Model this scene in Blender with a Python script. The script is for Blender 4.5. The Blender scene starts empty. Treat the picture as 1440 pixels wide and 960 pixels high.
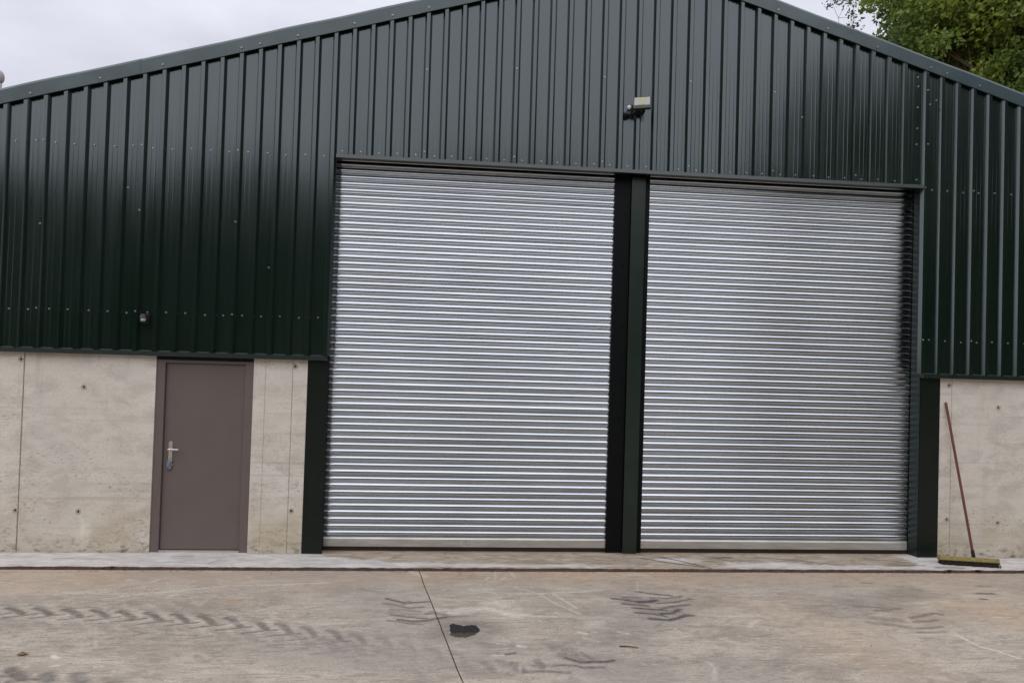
import bpy, bmesh, math, random
import numpy as np
from mathutils import Vector, Matrix, noise as mnoise

random.seed(7)
RNG = np.random.default_rng(7)
scene = bpy.context.scene
col = scene.collection
R = math.radians

# ------------------------------------------------------------------ camera
YAW, PITCH, ROLL = 0.0773, 0.0188, 0.0302
cam_data = bpy.data.cameras.new('camera')
cam = bpy.data.objects.new('camera', cam_data)
col.objects.link(cam)
fwd = Vector((math.sin(YAW) * math.cos(PITCH), math.cos(YAW) * math.cos(PITCH), math.sin(PITCH)))
rgt = Vector((math.cos(YAW), -math.sin(YAW), 0))
up = rgt.cross(fwd)
ix = rgt * math.cos(ROLL) + up * math.sin(ROLL)
iy = -rgt * math.sin(ROLL) + up * math.cos(ROLL)
m = Matrix((ix, iy, -fwd)).transposed().to_4x4()
m.translation = Vector((-1.971, -7.1718, 2.245))
cam.matrix_world = m
cam_data.sensor_width = 36.0
cam_data.lens = 22.5
cam_data.clip_start = 0.05
cam_data.clip_end = 3000
scene.camera = cam

# ------------------------------------------------------------------ sky and sun (overcast day)
SUN_EL, SUN_ROT = R(42), R(215)          # sun rotation: compass angle of the sun (205 = behind the camera, to its left)
world = bpy.data.worlds.new('World')
scene.world = world
world.use_nodes = True
wn, wl = world.node_tree.nodes, world.node_tree.links
wn.clear()
w_out = wn.new('ShaderNodeOutputWorld')
w_bg = wn.new('ShaderNodeBackground')
w_bg.inputs['Strength'].default_value = 0.1
w_sky = wn.new('ShaderNodeTexSky')
w_sky.sky_type = 'NISHITA'
w_sky.sun_disc = False
w_sky.sun_elevation = SUN_EL
w_sky.sun_rotation = SUN_ROT
w_geo = wn.new('ShaderNodeTexCoord')
w_sep = wn.new('ShaderNodeSeparateXYZ')
wl.new(w_geo.outputs['Generated'], w_sep.inputs[0])
w_clamp = wn.new('ShaderNodeClamp')
wl.new(w_sep.outputs['Z'], w_clamp.inputs['Value'])
w_lum = wn.new('ShaderNodeMath'); w_lum.operation = 'MULTIPLY_ADD'     # an overcast sky: brighter overhead
w_lum.inputs[1].default_value = 5.2
w_lum.inputs[2].default_value = 3.3
wl.new(w_clamp.outputs[0], w_lum.inputs[0])
w_noise = wn.new('ShaderNodeTexNoise')
w_noise.inputs['Scale'].default_value = 4.2
w_noise.inputs['Detail'].default_value = 5.0
w_noise.inputs['Roughness'].default_value = 0.5
w_map = wn.new('ShaderNodeMapping'); w_map.inputs['Scale'].default_value = (1, 1, 2.2)
w_map.inputs['Location'].default_value = (0.35, 0.1, 0.4)
wl.new(w_geo.outputs['Generated'], w_map.inputs[0])
wl.new(w_map.outputs[0], w_noise.inputs['Vector'])
w_ramp = wn.new('ShaderNodeMapRange')
w_ramp.inputs['From Min'].default_value = 0.3
w_ramp.inputs['From Max'].default_value = 0.7
w_ramp.inputs['To Min'].default_value = 0.84
w_ramp.inputs['To Max'].default_value = 1.15
wl.new(w_noise.outputs['Fac'], w_ramp.inputs['Value'])
w_mul = wn.new('ShaderNodeMath'); w_mul.operation = 'MULTIPLY'
wl.new(w_lum.outputs[0], w_mul.inputs[0]); wl.new(w_ramp.outputs[0], w_mul.inputs[1])
w_col = wn.new('ShaderNodeVectorMath'); w_col.operation = 'SCALE'
w_col.inputs[0].default_value = (0.945, 0.965, 1.075)
wl.new(w_mul.outputs[0], w_col.inputs['Scale'])
w_mix = wn.new('ShaderNodeMix'); w_mix.data_type = 'RGBA'
w_mix.inputs[0].default_value = 0.94
wl.new(w_sky.outputs[0], w_mix.inputs[6]); wl.new(w_col.outputs[0], w_mix.inputs[7])
wl.new(w_mix.outputs[2], w_bg.inputs['Color'])
wl.new(w_bg.outputs[0], w_out.inputs[0])

sun_data = bpy.data.lights.new('sun', 'SUN')
sun_data.energy = 1.5
sun_data.angle = R(140)
sun_data.color = (1.0, 0.985, 0.96)
sun = bpy.data.objects.new('sun', sun_data)
col.objects.link(sun)
# direction to the sun
sd = Vector((math.sin(SUN_ROT) * math.cos(SUN_EL), math.cos(SUN_ROT) * math.cos(SUN_EL), math.sin(SUN_EL)))
sun.rotation_euler = sd.to_track_quat('Z', 'Y').to_euler()

scene.view_settings.view_transform = 'Standard'
scene.view_settings.look = 'None'
scene.view_settings.exposure = 0.58
scene.view_settings.gamma = 1.0
scene.cycles.max_bounces = 8

# ------------------------------------------------------------------ helpers
def link(name, me, mat=None, parent=None, loc=None):
    o = bpy.data.objects.new(name, me)
    col.objects.link(o)
    if mat is not None and me is not None and not me.materials:
        me.materials.append(mat)
    if parent is not None:
        o.parent = parent
    if loc is not None:
        o.location = loc
    return o

def tag(o, label=None, cat=None, group=None, kind=None):
    if label: o['label'] = label
    if cat: o['category'] = cat
    if group: o['group'] = group
    if kind: o['kind'] = kind
    return o

def empty(name, loc=(0, 0, 0)):
    o = bpy.data.objects.new(name, None)
    o.empty_display_size = 0.2
    o.location = loc
    col.objects.link(o)
    return o

def bm_mesh(name, bm, smooth=False):
    me = bpy.data.meshes.new(name)
    bm.normal_update()
    bm.to_mesh(me); bm.free()
    if smooth:
        for p in me.polygons: p.use_smooth = True
    return me

def add_box(bm, x0, x1, y0, y1, z0, z1, bevel=0.0):
    mt = Matrix.Translation(((x0 + x1) / 2, (y0 + y1) / 2, (z0 + z1) / 2)) @ Matrix.Diagonal((x1 - x0, y1 - y0, z1 - z0, 1))
    r = bmesh.ops.create_cube(bm, size=1.0, matrix=mt)
    if bevel > 0:
        es = list({e for v in r['verts'] for e in v.link_edges})
        bmesh.ops.bevel(bm, geom=es, offset=bevel, segments=2, affect='EDGES', profile=0.6)

def add_cyl(bm, p0, p1, r0, r1=None, seg=10, cap=True):
    p0, p1 = Vector(p0), Vector(p1)
    d = p1 - p0
    q = d.to_track_quat('Z', 'Y').to_matrix().to_4x4()
    bmesh.ops.create_cone(bm, cap_ends=cap, segments=seg, radius1=r0, radius2=r0 if r1 is None else r1, depth=d.length,
                          matrix=Matrix.Translation((p0 + p1) / 2) @ q)

def add_prism(bm, pts, axis, a0, a1):
    """extrude a closed outline pts (list of 2-tuples) along axis 'x' or 'y' or 'z'"""
    def P(u, v, a):
        return {'x': (a, u, v), 'y': (u, a, v), 'z': (u, v, a)}[axis]
    lo = [bm.verts.new(P(u, v, a0)) for u, v in pts]
    hi = [bm.verts.new(P(u, v, a1)) for u, v in pts]
    n = len(pts)
    for i in range(n):
        j = (i + 1) % n
        bm.faces.new((lo[i], lo[j], hi[j], hi[i]))
    bm.faces.new(lo[::-1]); bm.faces.new(hi)
    bmesh.ops.recalc_face_normals(bm, faces=bm.faces[:])

# ------------------------------------------------------------------ materials
class Mat:
    def __init__(self, name, rough=0.5, metal=0.0, spec=0.5, base=(0.5, 0.5, 0.5)):
        self.m = bpy.data.materials.new(name); self.m.use_nodes = True
        self.n = self.m.node_tree.nodes; self.l = self.m.node_tree.links
        self.b = self.n['Principled BSDF']
        self.b.inputs['Roughness'].default_value = rough
        self.b.inputs['Metallic'].default_value = metal
        self.b.inputs['Specular IOR Level'].default_value = spec
        self.b.inputs['Base Color'].default_value = (*base, 1)
        self._pos = None
    def pos(self):
        if self._pos is None:
            self._pos = self.n.new('ShaderNodeNewGeometry').outputs['Position']
        return self._pos
    def mapped(self, scale, loc=(0, 0, 0), rot=(0, 0, 0)):
        mp = self.n.new('ShaderNodeMapping')
        mp.inputs['Scale'].default_value = scale
        mp.inputs['Location'].default_value = loc
        mp.inputs['Rotation'].default_value = rot
        self.l.new(self.pos(), mp.inputs[0])
        return mp.outputs[0]
    def noise(self, scale=(1, 1, 1), detail=4, rough=0.55, loc=(0, 0, 0), dist=0.0, rot=(0, 0, 0)):
        nz = self.n.new('ShaderNodeTexNoise')
        nz.inputs['Scale'].default_value = 1.0
        nz.inputs['Detail'].default_value = detail
        nz.inputs['Roughness'].default_value = rough
        nz.inputs['Distortion'].default_value = dist
        self.l.new(self.mapped(scale, loc, rot), nz.inputs['Vector'])
        return nz.outputs['Fac']
    def rng(self, v, a, b, c=0.0, d=1.0, smooth=False):
        mr = self.n.new('ShaderNodeMapRange')
        if smooth: mr.interpolation_type = 'SMOOTHSTEP'
        for k, x in zip(('From Min', 'From Max', 'To Min', 'To Max'), (a, b, c, d)):
            mr.inputs[k].default_value = x
        self.l.new(v, mr.inputs['Value'])
        return mr.outputs[0]
    def math(self, op, a, b=None, clamp=False):
        mm = self.n.new('ShaderNodeMath'); mm.operation = op; mm.use_clamp = clamp
        for i, x in enumerate((a, b)):
            if x is None: continue
            if isinstance(x, (int, float)): mm.inputs[i].default_value = x
            else: self.l.new(x, mm.inputs[i])
        return mm.outputs[0]
    def mix(self, fac, a, b, blend='MIX'):
        mx = self.n.new('ShaderNodeMix'); mx.data_type = 'RGBA'; mx.blend_type = blend
        for i, x in ((0, fac), (6, a), (7, b)):
            if isinstance(x, (int, float)): mx.inputs[i].default_value = x
            elif isinstance(x, tuple): mx.inputs[i].default_value = (*x, 1)
            else: self.l.new(x, mx.inputs[i])
        return mx.outputs[2]
    def attr(self, name):
        a = self.n.new('ShaderNodeAttribute'); a.attribute_name = name
        return a.outputs['Fac']
    def xyz(self):
        s = self.n.new('ShaderNodeSeparateXYZ'); self.l.new(self.pos(), s.inputs[0])
        return s.outputs
    def color(self, c): self.l.new(c, self.b.inputs['Base Color'])
    def rough(self, r): self.l.new(r, self.b.inputs['Roughness'])
    def bump(self, h, strength=0.3, dist=0.01, prev=None):
        bp = self.n.new('ShaderNodeBump')
        bp.inputs['Strength'].default_value = strength
        bp.inputs['Distance'].default_value = dist
        self.l.new(h, bp.inputs['Height'])
        if prev is not None: self.l.new(prev, bp.inputs['Normal'])
        self.l.new(bp.outputs[0], self.b.inputs['Normal'])
        return bp.outputs[0]

def mat_cladding():
    M = Mat('dark_green_plastisol', rough=0.24, spec=1.0)
    M.b.inputs['IOR'].default_value = 1.52
    M.b.inputs['Specular Tint'].default_value = (0.84, 0.93, 1.0, 1)
    fine = M.noise((7, 7, 0.5), 4, 0.55)
    broad = M.noise((0.9, 0.9, 0.5), 3, 0.5, loc=(3, 1, 2))
    c = M.mix(M.rng(broad, 0.3, 0.7), (0.0054, 0.0136, 0.0086), (0.0082, 0.0172, 0.0116))
    dust = M.rng(M.noise((18, 18, 0.8), 5, 0.6, loc=(7, 0, 0)), 0.55, 0.85, 0.0, 0.10)
    c = M.mix(dust, c, (0.060, 0.066, 0.064))
    speck = M.rng(M.noise((95, 95, 70), 2, 0.5), 0.745, 0.78, 0.0, 0.4)
    c = M.mix(speck, c, (0.12, 0.125, 0.12))
    M.color(c)
    M.rough(M.rng(fine, 0.3, 0.7, 0.13, 0.20))
    n1 = M.bump(M.noise((2.2, 2.2, 0.35), 2, 0.4, loc=(1, 4, 2)), 0.45, 0.012)
    M.bump(M.noise((260, 260, 260), 2, 0.5), 0.03, 0.002, n1)
    return M.m

def mat_galv():
    M = Mat('galvanised_steel', rough=0.25, metal=1.0)
    st = M.noise((0.9, 1, 13.3), 4, 0.55, dist=0.2)
    st2 = M.noise((3.5, 1, 48), 3, 0.55, loc=(2, 0, 1))
    c = M.mix(M.rng(st, 0.32, 0.68), (0.440, 0.474, 0.515), (0.530, 0.565, 0.605))
    c = M.mix(M.rng(st2, 0.52, 0.78, 0, 0.35), c, (0.42, 0.43, 0.47))
    grime = M.rng(M.noise((0.9, 1, 2.2), 4, 0.6, loc=(4, 0, 6)), 0.48, 0.70, 0, 0.30)
    c = M.mix(grime, c, (0.36, 0.37, 0.41))
    scr = M.rng(M.noise((14, 1, 34), 3, 0.5, loc=(5, 0, 3)), 0.76, 0.80, 0, 0.8)
    c = M.mix(scr, c, (0.10, 0.10, 0.11))
    M.color(c)
    M.rough(M.rng(st, 0.3, 0.75, 0.165, 0.215))
    M.b.inputs['Anisotropic'].default_value = 0.35      # rolled sheet: glints spread across the rolling direction
    tg = M.n.new('ShaderNodeCombineXYZ'); tg.inputs[2].default_value = 1.0
    M.l.new(tg.outputs[0], M.b.inputs['Tangent'])
    M.bump(M.noise((0.5, 1, 9), 1, 0.4, loc=(0, 0, 9)), 0.22, 0.006)
    return M.m

def mat_bar():
    M = Mat('galvanised_bottom_bar', rough=0.42, metal=0.7)
    c = M.mix(M.rng(M.noise((3, 1, 20), 5, 0.6), 0.35, 0.7), (0.46, 0.45, 0.42), (0.62, 0.61, 0.58))
    M.color(c)
    return M.m

def concrete_nodes(M, light, dark, yel, pits=True):
    big = M.noise((0.9, 0.9, 0.9), 4, 0.55)
    mid = M.noise((3.2, 3.2, 7.5), 6, 0.6, loc=(2, 5, 1), dist=0.3)
    fine = M.noise((45, 45, 60), 5, 0.65)
    c = M.mix(M.rng(big, 0.32, 0.68), dark, light)
    c = M.mix(M.rng(mid, 0.38, 0.75, 0, 0.55), c, tuple(0.80 * x for x in dark))
    c = M.mix(M.rng(fine, 0.35, 0.75, 0.0, 0.35), c, tuple(0.72 * x for x in dark))
    return c, big, mid, fine

def mat_wall():
    M = Mat('cast_concrete', rough=0.85, spec=0.3)
    light, dark = (0.735, 0.685, 0.615), (0.655, 0.600, 0.530)
    big = M.noise((0.8, 0.8, 0.8), 4, 0.6, loc=(0.4, 0, 0.7))
    mid = M.noise((3.0, 3.0, 6.5), 6, 0.62, loc=(2, 5, 1), dist=0.3)
    fine = M.noise((40, 40, 65), 5, 0.7)
    c = M.mix(M.rng(big, 0.36, 0.64), dark, light)
    c = M.mix(M.rng(mid, 0.46, 0.62, 0, 0.42), c, (0.420, 0.375, 0.320))
    c = M.mix(M.rng(fine, 0.44, 0.70, 0.0, 0.36), c, (0.36, 0.322, 0.268))
    z = M.xyz()['Z']
    # faint horizontal shutter-board lines
    brd = M.noise((0.45, 0.45, 22), 3, 0.5, loc=(4, 0, 0))
    c = M.mix(M.rng(brd, 0.58, 0.70, 0, 0.32), c, (0.33, 0.30, 0.25))
    # smooth pale cement skin in soft patches
    sk = M.rng(M.noise((1.5, 1.5, 2.4), 3, 0.5, loc=(6, 2, 9)), 0.56, 0.68, 0, 0.45)
    c = M.mix(sk, c, (0.62, 0.585, 0.54))
    # blow holes and rough crumbly lines, mostly in the lower half
    low = M.rng(z, 0.2, 1.7, 1.0, 0.25)
    pit = M.rng(M.noise((20, 20, 60), 4, 0.66, loc=(0, 2, 0), dist=0.4), 0.56, 0.64)
    patch = M.rng(M.noise((1.6, 1.6, 3.4), 4, 0.6, loc=(8, 1, 3)), 0.44, 0.56)
    pm = M.math('MULTIPLY', M.math('MULTIPLY', pit, patch), low)
    c = M.mix(M.math('MULTIPLY', pm, 0.62), c, (0.135, 0.115, 0.09))
    pin = M.rng(M.noise((33, 33, 33), 1, 0.4, loc=(3, 3, 3)), 0.78, 0.82, 0, 0.7)
    c = M.mix(pin, c, (0.10, 0.09, 0.075))
    # dribble stains
    drb = M.math('MULTIPLY', M.rng(M.noise((6, 6, 0.55), 4, 0.6, loc=(2, 0, 4)), 0.56, 0.72), M.rng(z, 0.4, 2.1, 0.15, 0.5))
    c = M.mix(drb, c, (0.36, 0.325, 0.275))
    # yellowish splash staining near the ground
    yl = M.math('MULTIPLY', M.rng(z, 0.0, 0.75, 1.0, 0.0, True), M.rng(M.noise((1.3, 1.3, 1.6), 4, 0.6, loc=(1, 7, 5)), 0.36, 0.60))
    c = M.mix(M.math('MULTIPLY', yl, 0.75), c, (0.44, 0.355, 0.215))
    dk = M.math('MULTIPLY', M.rng(z, 0.0, 0.20, 1.0, 0.0), M.rng(M.noise((9, 9, 16), 4, 0.65, loc=(3, 0, 6)), 0.50, 0.64))
    c = M.mix(M.math('MULTIPLY', dk, 0.85), c, (0.10, 0.085, 0.06))
    # one white lime run left of the door
    x = M.xyz()['X']
    run = M.math('MULTIPLY', M.rng(M.math('ABSOLUTE', M.math('ADD', x, 5.93)), 0.0, 0.10, 1, 0), M.rng(M.math('ABSOLUTE', M.math('SUBTRACT', z, 0.22)), 0.0, 0.24, 1, 0))
    run = M.math('MULTIPLY', run, M.rng(M.noise((22, 22, 7), 4, 0.6), 0.40, 0.60))
    c = M.mix(M.math('MULTIPLY', run, 1.2, True), c, (0.72, 0.68, 0.58))
    M.color(c)
    h = M.math('SUBTRACT', M.math('MULTIPLY', mid, 0.6), pm)
    n1 = M.bump(h, 0.45, 0.008)
    M.bump(fine, 0.35, 0.003, n1)
    return M.m

def mat_yard():
    M = Mat('yard_concrete', rough=0.8, spec=0.35)
    big = M.noise((0.8, 1.3, 1), 5, 0.62)
    swp = M.noise((1.9, 4.6, 1), 6, 0.68, loc=(3, 2, 0), dist=0.8, rot=(0, 0, R(7)))
    swp2 = M.noise((5.5, 15, 1), 6, 0.70, loc=(1, 9, 0), dist=1.0)
    fine = M.noise((48, 62, 1), 5, 0.75)
    c = M.mix(M.rng(big, 0.38, 0.62), (0.310, 0.266, 0.218), (0.450, 0.392, 0.324))
    c = M.mix(M.rng(swp, 0.46, 0.62, 0, 0.70), c, (0.540, 0.470, 0.388))
    c = M.mix(M.rng(swp2, 0.51, 0.62, 0, 0.62), c, (0.220, 0.185, 0.150))
    for rot_, sc_, col_, lo_ in ((9, (1.6, 44, 1), (0.60, 0.535, 0.45), 0.58), (-12, (1.9, 50, 1), (0.56, 0.50, 0.42), 0.59), (4, (1.3, 38, 1), (0.15, 0.125, 0.105), 0.58), (-6, (2.2, 52, 1), (0.17, 0.142, 0.118), 0.59)):
        stk = M.rng(M.noise(sc_, 5, 0.7, loc=(rot_, 2, 0), dist=0.5, rot=(0, 0, R(rot_))), lo_, lo_ + 0.07, 0, 0.55)
        c = M.mix(stk, c, col_)
    c = M.mix(M.rng(M.noise((8, 24, 1), 5, 0.66, loc=(6, 3, 0), dist=0.8), 0.56, 0.66, 0, 0.75), c, (0.56, 0.495, 0.41))
    c = M.mix(M.rng(fine, 0.47, 0.64, 0, 0.58), c, (0.19, 0.163, 0.138))
    spk = M.rng(M.noise((70, 90, 1), 2, 0.5, loc=(3, 8, 0)), 0.66, 0.73, 0, 0.75)
    c = M.mix(spk, c, (0.62, 0.57, 0.50))
    # orange-brown soil washed along the joint and in patches
    brn = M.math('MULTIPLY', M.attr('brown'), M.rng(M.noise((1.8, 9, 1), 6, 0.65, loc=(0, 4, 0)), 0.30, 0.56))
    c = M.mix(M.math('MULTIPLY', brn, 0.80), c, (0.455, 0.300, 0.185))
    brn2 = M.math('MULTIPLY', M.attr('brown'), M.rng(M.noise((5, 30, 1), 5, 0.65, loc=(7, 1, 0), dist=0.5), 0.55, 0.68))
    c = M.mix(M.math('MULTIPLY', brn2, 0.8), c, (0.215, 0.135, 0.085))
    grey = M.rng(M.noise((0.55, 0.8, 1), 3, 0.5, loc=(5, 5, 0)), 0.45, 0.65, 0, 0.40)
    c = M.mix(grey, c, (0.320, 0.284, 0.252))
    wear = M.rng(M.noise((18, 46, 1), 5, 0.72, loc=(2, 2, 0)), 0.32, 0.60)
    ty = M.math('MULTIPLY', M.attr('tyre'), M.rng(wear, 0, 1, 0.40, 1.0))
    c = M.mix(M.math('MULTIPLY', ty, 1.15, True), c, (0.072, 0.064, 0.062))
    sc = M.math('MULTIPLY', M.math('MULTIPLY', M.attr('scuff'), wear), M.rng(M.noise((9, 30, 1), 5, 0.7, loc=(8, 5, 0)), 0.38, 0.56, 0.40, 1.0))
    c = M.mix(M.math('MULTIPLY', sc, 0.95), c, (0.72, 0.67, 0.60))
    M.color(c)
    M.rough(M.rng(swp, 0.3, 0.7, 0.70, 0.9))
    n1 = M.bump(M.math('ADD', swp, M.math('MULTIPLY', swp2, 0.5)), 0.35, 0.008)
    M.bump(fine, 0.35, 0.003, n1)
    return M.m

def mat_apron():
    M = Mat('apron_concrete', rough=0.85, spec=0.3)
    big = M.noise((1.0, 3, 1), 5, 0.6, loc=(1, 1, 0))
    mid = M.noise((3.5, 16, 1), 6, 0.65, dist=0.7)
    fine = M.noise((60, 80, 1), 5, 0.7)
    brown = M.mix(M.rng(big, 0.35, 0.65), (0.270, 0.205, 0.148), (0.400, 0.325, 0.250))
    brown = M.mix(M.rng(mid, 0.46, 0.62, 0, 0.75), brown, (0.52, 0.45, 0.37))
    brown = M.mix(M.rng(M.noise((4.5, 22, 1), 5, 0.65, loc=(3, 7, 0), dist=0.8), 0.52, 0.64, 0, 0.7), brown, (0.17, 0.115, 0.078))
    pale = M.mix(M.rng(mid, 0.35, 0.7), (0.43, 0.405, 0.385), (0.70, 0.665, 0.64))
    pale = M.mix(M.rng(M.noise((4, 15, 1), 5, 0.65, loc=(8, 2, 0), dist=0.5), 0.54, 0.66, 0, 0.55), pale, (0.36, 0.325, 0.295))
    edge = M.rng(M.math('ADD', M.attr('pale'), M.math('MULTIPLY', M.math('SUBTRACT', M.noise((5, 14, 1), 5, 0.65, loc=(9, 0, 0)), 0.5), 1.1)), 0.40, 0.60)
    c = M.mix(edge, brown, pale)
    c = M.mix(M.rng(fine, 0.45, 0.75, 0, 0.35), c, (0.15, 0.13, 0.11))
    spots = M.rng(M.noise((9, 22, 1), 4, 0.6, loc=(4, 4, 0)), 0.63, 0.72, 0, 0.6)
    c = M.mix(spots, c, (0.16, 0.12, 0.09))
    c = M.mix(M.math('MULTIPLY', M.attr('tyre'), 0.9), c, (0.07, 0.055, 0.045))
    M.color(c)
    n1 = M.bump(mid, 0.4, 0.008)
    M.bump(fine, 0.35, 0.003, n1)
    return M.m

def mat_plain(name, base, rough=0.5, metal=0.0, spec=0.5, var=0.15, scale=18, bump=0.0):
    M = Mat(name, rough, metal, spec)
    nz = M.noise((scale,) * 3, 4, 0.6)
    M.color(M.mix(M.rng(nz, 0.3, 0.7), tuple(x * (1 - var) for x in base), tuple(min(1, x * (1 + var)) for x in base)))
    if bump: M.bump(M.noise((scale * 6,) * 3, 3, 0.6), bump, 0.003)
    return M.m

def mat_leaf(name, c0, c1, c2):
    M = Mat(name, rough=0.55, spec=0.4)
    t = M.attr('tint')
    c = M.mix(M.rng(t, 0.0, 0.6), c0, c1)
    c = M.mix(M.rng(t, 0.6, 1.0), c, c2)
    M.color(c)
    tr = M.n.new('ShaderNodeBsdfTranslucent')
    M.l.new(c, tr.inputs['Color'])
    mx = M.n.new('ShaderNodeMixShader'); mx.inputs[0].default_value = 0.4
    M.l.new(M.b.outputs[0], mx.inputs[1]); M.l.new(tr.outputs[0], mx.inputs[2])
    M.l.new(mx.outputs[0], M.n['Material Output'].inputs[0])
    return M.m

CLAD = mat_cladding()
GALV = mat_galv()
BAR = mat_bar()
WALL = mat_wall()
YARD = mat_yard()
APRON = mat_apron()
FLASH = mat_plain('green_flashing', (0.010, 0.017, 0.014), 0.28, 0, 0.8, 0.2, 6)
TRIM = mat_plain('green_barge_trim', (0.030, 0.056, 0.064), 0.32, 0, 0.7, 0.2, 4)
STEEL_GREEN = mat_plain('green_painted_steel', (0.0042, 0.0082, 0.0058), 0.36, 0, 0.32, 0.2, 5)
PILLAR = mat_plain('green_pillar_paint', (0.0095, 0.0195, 0.0140), 0.34, 0, 0.45, 0.2, 5)
REVEAL = mat_plain('green_reveal_sheet', (0.010, 0.018, 0.015), 0.24, 0, 0.55, 0.2, 5)
GUIDE = mat_plain('dark_guide_steel', (0.0022, 0.0030, 0.0036), 0.5, 0, 0.15, 0.2, 9)
DOOR = mat_plain('taupe_door_paint', (0.136, 0.108, 0.100), 0.42, 0, 0.5, 0.05, 3)
FRAME = mat_plain('taupe_frame_paint', (0.135, 0.105, 0.099), 0.42, 0, 0.5, 0.06, 5)
CHROME = mat_plain('satin_nickel', (0.62, 0.58, 0.53), 0.32, 0.9, 0.5, 0.08, 30)
FILM = mat_plain('blue_protective_film', (0.17, 0.19, 0.27), 0.25, 0, 0.6, 0.5, 60)
SCREW = mat_plain('screw_zinc', (0.42, 0.43, 0.44), 0.3, 0.6, 0.6, 0.1, 40)
BLACK = mat_plain('black_plastic', (0.012, 0.012, 0.014), 0.4, 0, 0.5, 0.2, 30)
LENS = mat_plain('floodlight_glass', (0.34, 0.33, 0.33), 0.25, 0, 0.5, 0.03, 20)
LED = mat_plain('yellow_led_board', (0.34, 0.34, 0.20), 0.35, 0, 0.5, 0.05, 40)
WHITE = mat_plain('white_plastic', (0.62, 0.63, 0.66), 0.35, 0, 0.5, 0.05, 40)
MORTAR = mat_plain('grey_mortar', (0.40, 0.365, 0.315), 0.9, 0, 0.3, 0.2, 60, 0.2)
JOINT = mat_plain('joint_grout', (0.30, 0.265, 0.22), 0.95, 0, 0.2, 0.5, 30, 0.3)
HOLE = mat_plain('tie_hole_lining', (0.10, 0.085, 0.07), 0.9, 0, 0.2, 0.2, 60)
BROOM_HANDLE = mat_plain('red_painted_wood', (0.155, 0.052, 0.042), 0.5, 0, 0.4, 0.25, 25)
BROOM_WOOD = mat_plain('yellow_green_wood', (0.255, 0.205, 0.065), 0.6, 0, 0.4, 0.25, 30)
BRISTLE = mat_plain('dark_bristles', (0.028, 0.018, 0.013), 0.8, 0, 0.2, 0.3, 80)
GAPFILL = mat_plain('joint_dirt', (0.085, 0.055, 0.042), 0.95, 0, 0.1, 0.35, 20, 0.3)
RUBBER = mat_plain('brown_rubber_seal', (0.030, 0.018, 0.014), 0.8, 0, 0.2, 0.3, 20)
BARK = mat_plain('bark', (0.16, 0.115, 0.07), 0.9, 0, 0.2, 0.35, 14, 0.5)
ROOF = mat_plain('dark_roof_sheet', (0.05, 0.055, 0.058), 0.4, 0, 0.5, 0.15, 3)
GROUND = mat_plain('rough_grass_ground', (0.07, 0.085, 0.04), 0.95, 0, 0.2, 0.4, 2.0, 0.5)
DARKIN = mat_plain('shed_interior', (0.05, 0.05, 0.05), 0.9, 0, 0.2, 0.1, 3)
LEAF_A = mat_leaf('leaf_green', (0.075, 0.122, 0.028), (0.165, 0.235, 0.042), (0.32, 0.365, 0.062))
LEAF_B = mat_leaf('leaf_dark_green', (0.056, 0.096, 0.038), (0.110, 0.165, 0.056), (0.21, 0.250, 0.064))
LEAF_C = mat_leaf('leaf_grey_green', (0.055, 0.066, 0.040), (0.08, 0.095, 0.05), (0.11, 0.12, 0.06))
LEAF_D = mat_plain('leaf_backdrop', (0.020, 0.032, 0.016), 0.6, 0, 0.3, 0.5, 1.5)
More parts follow.
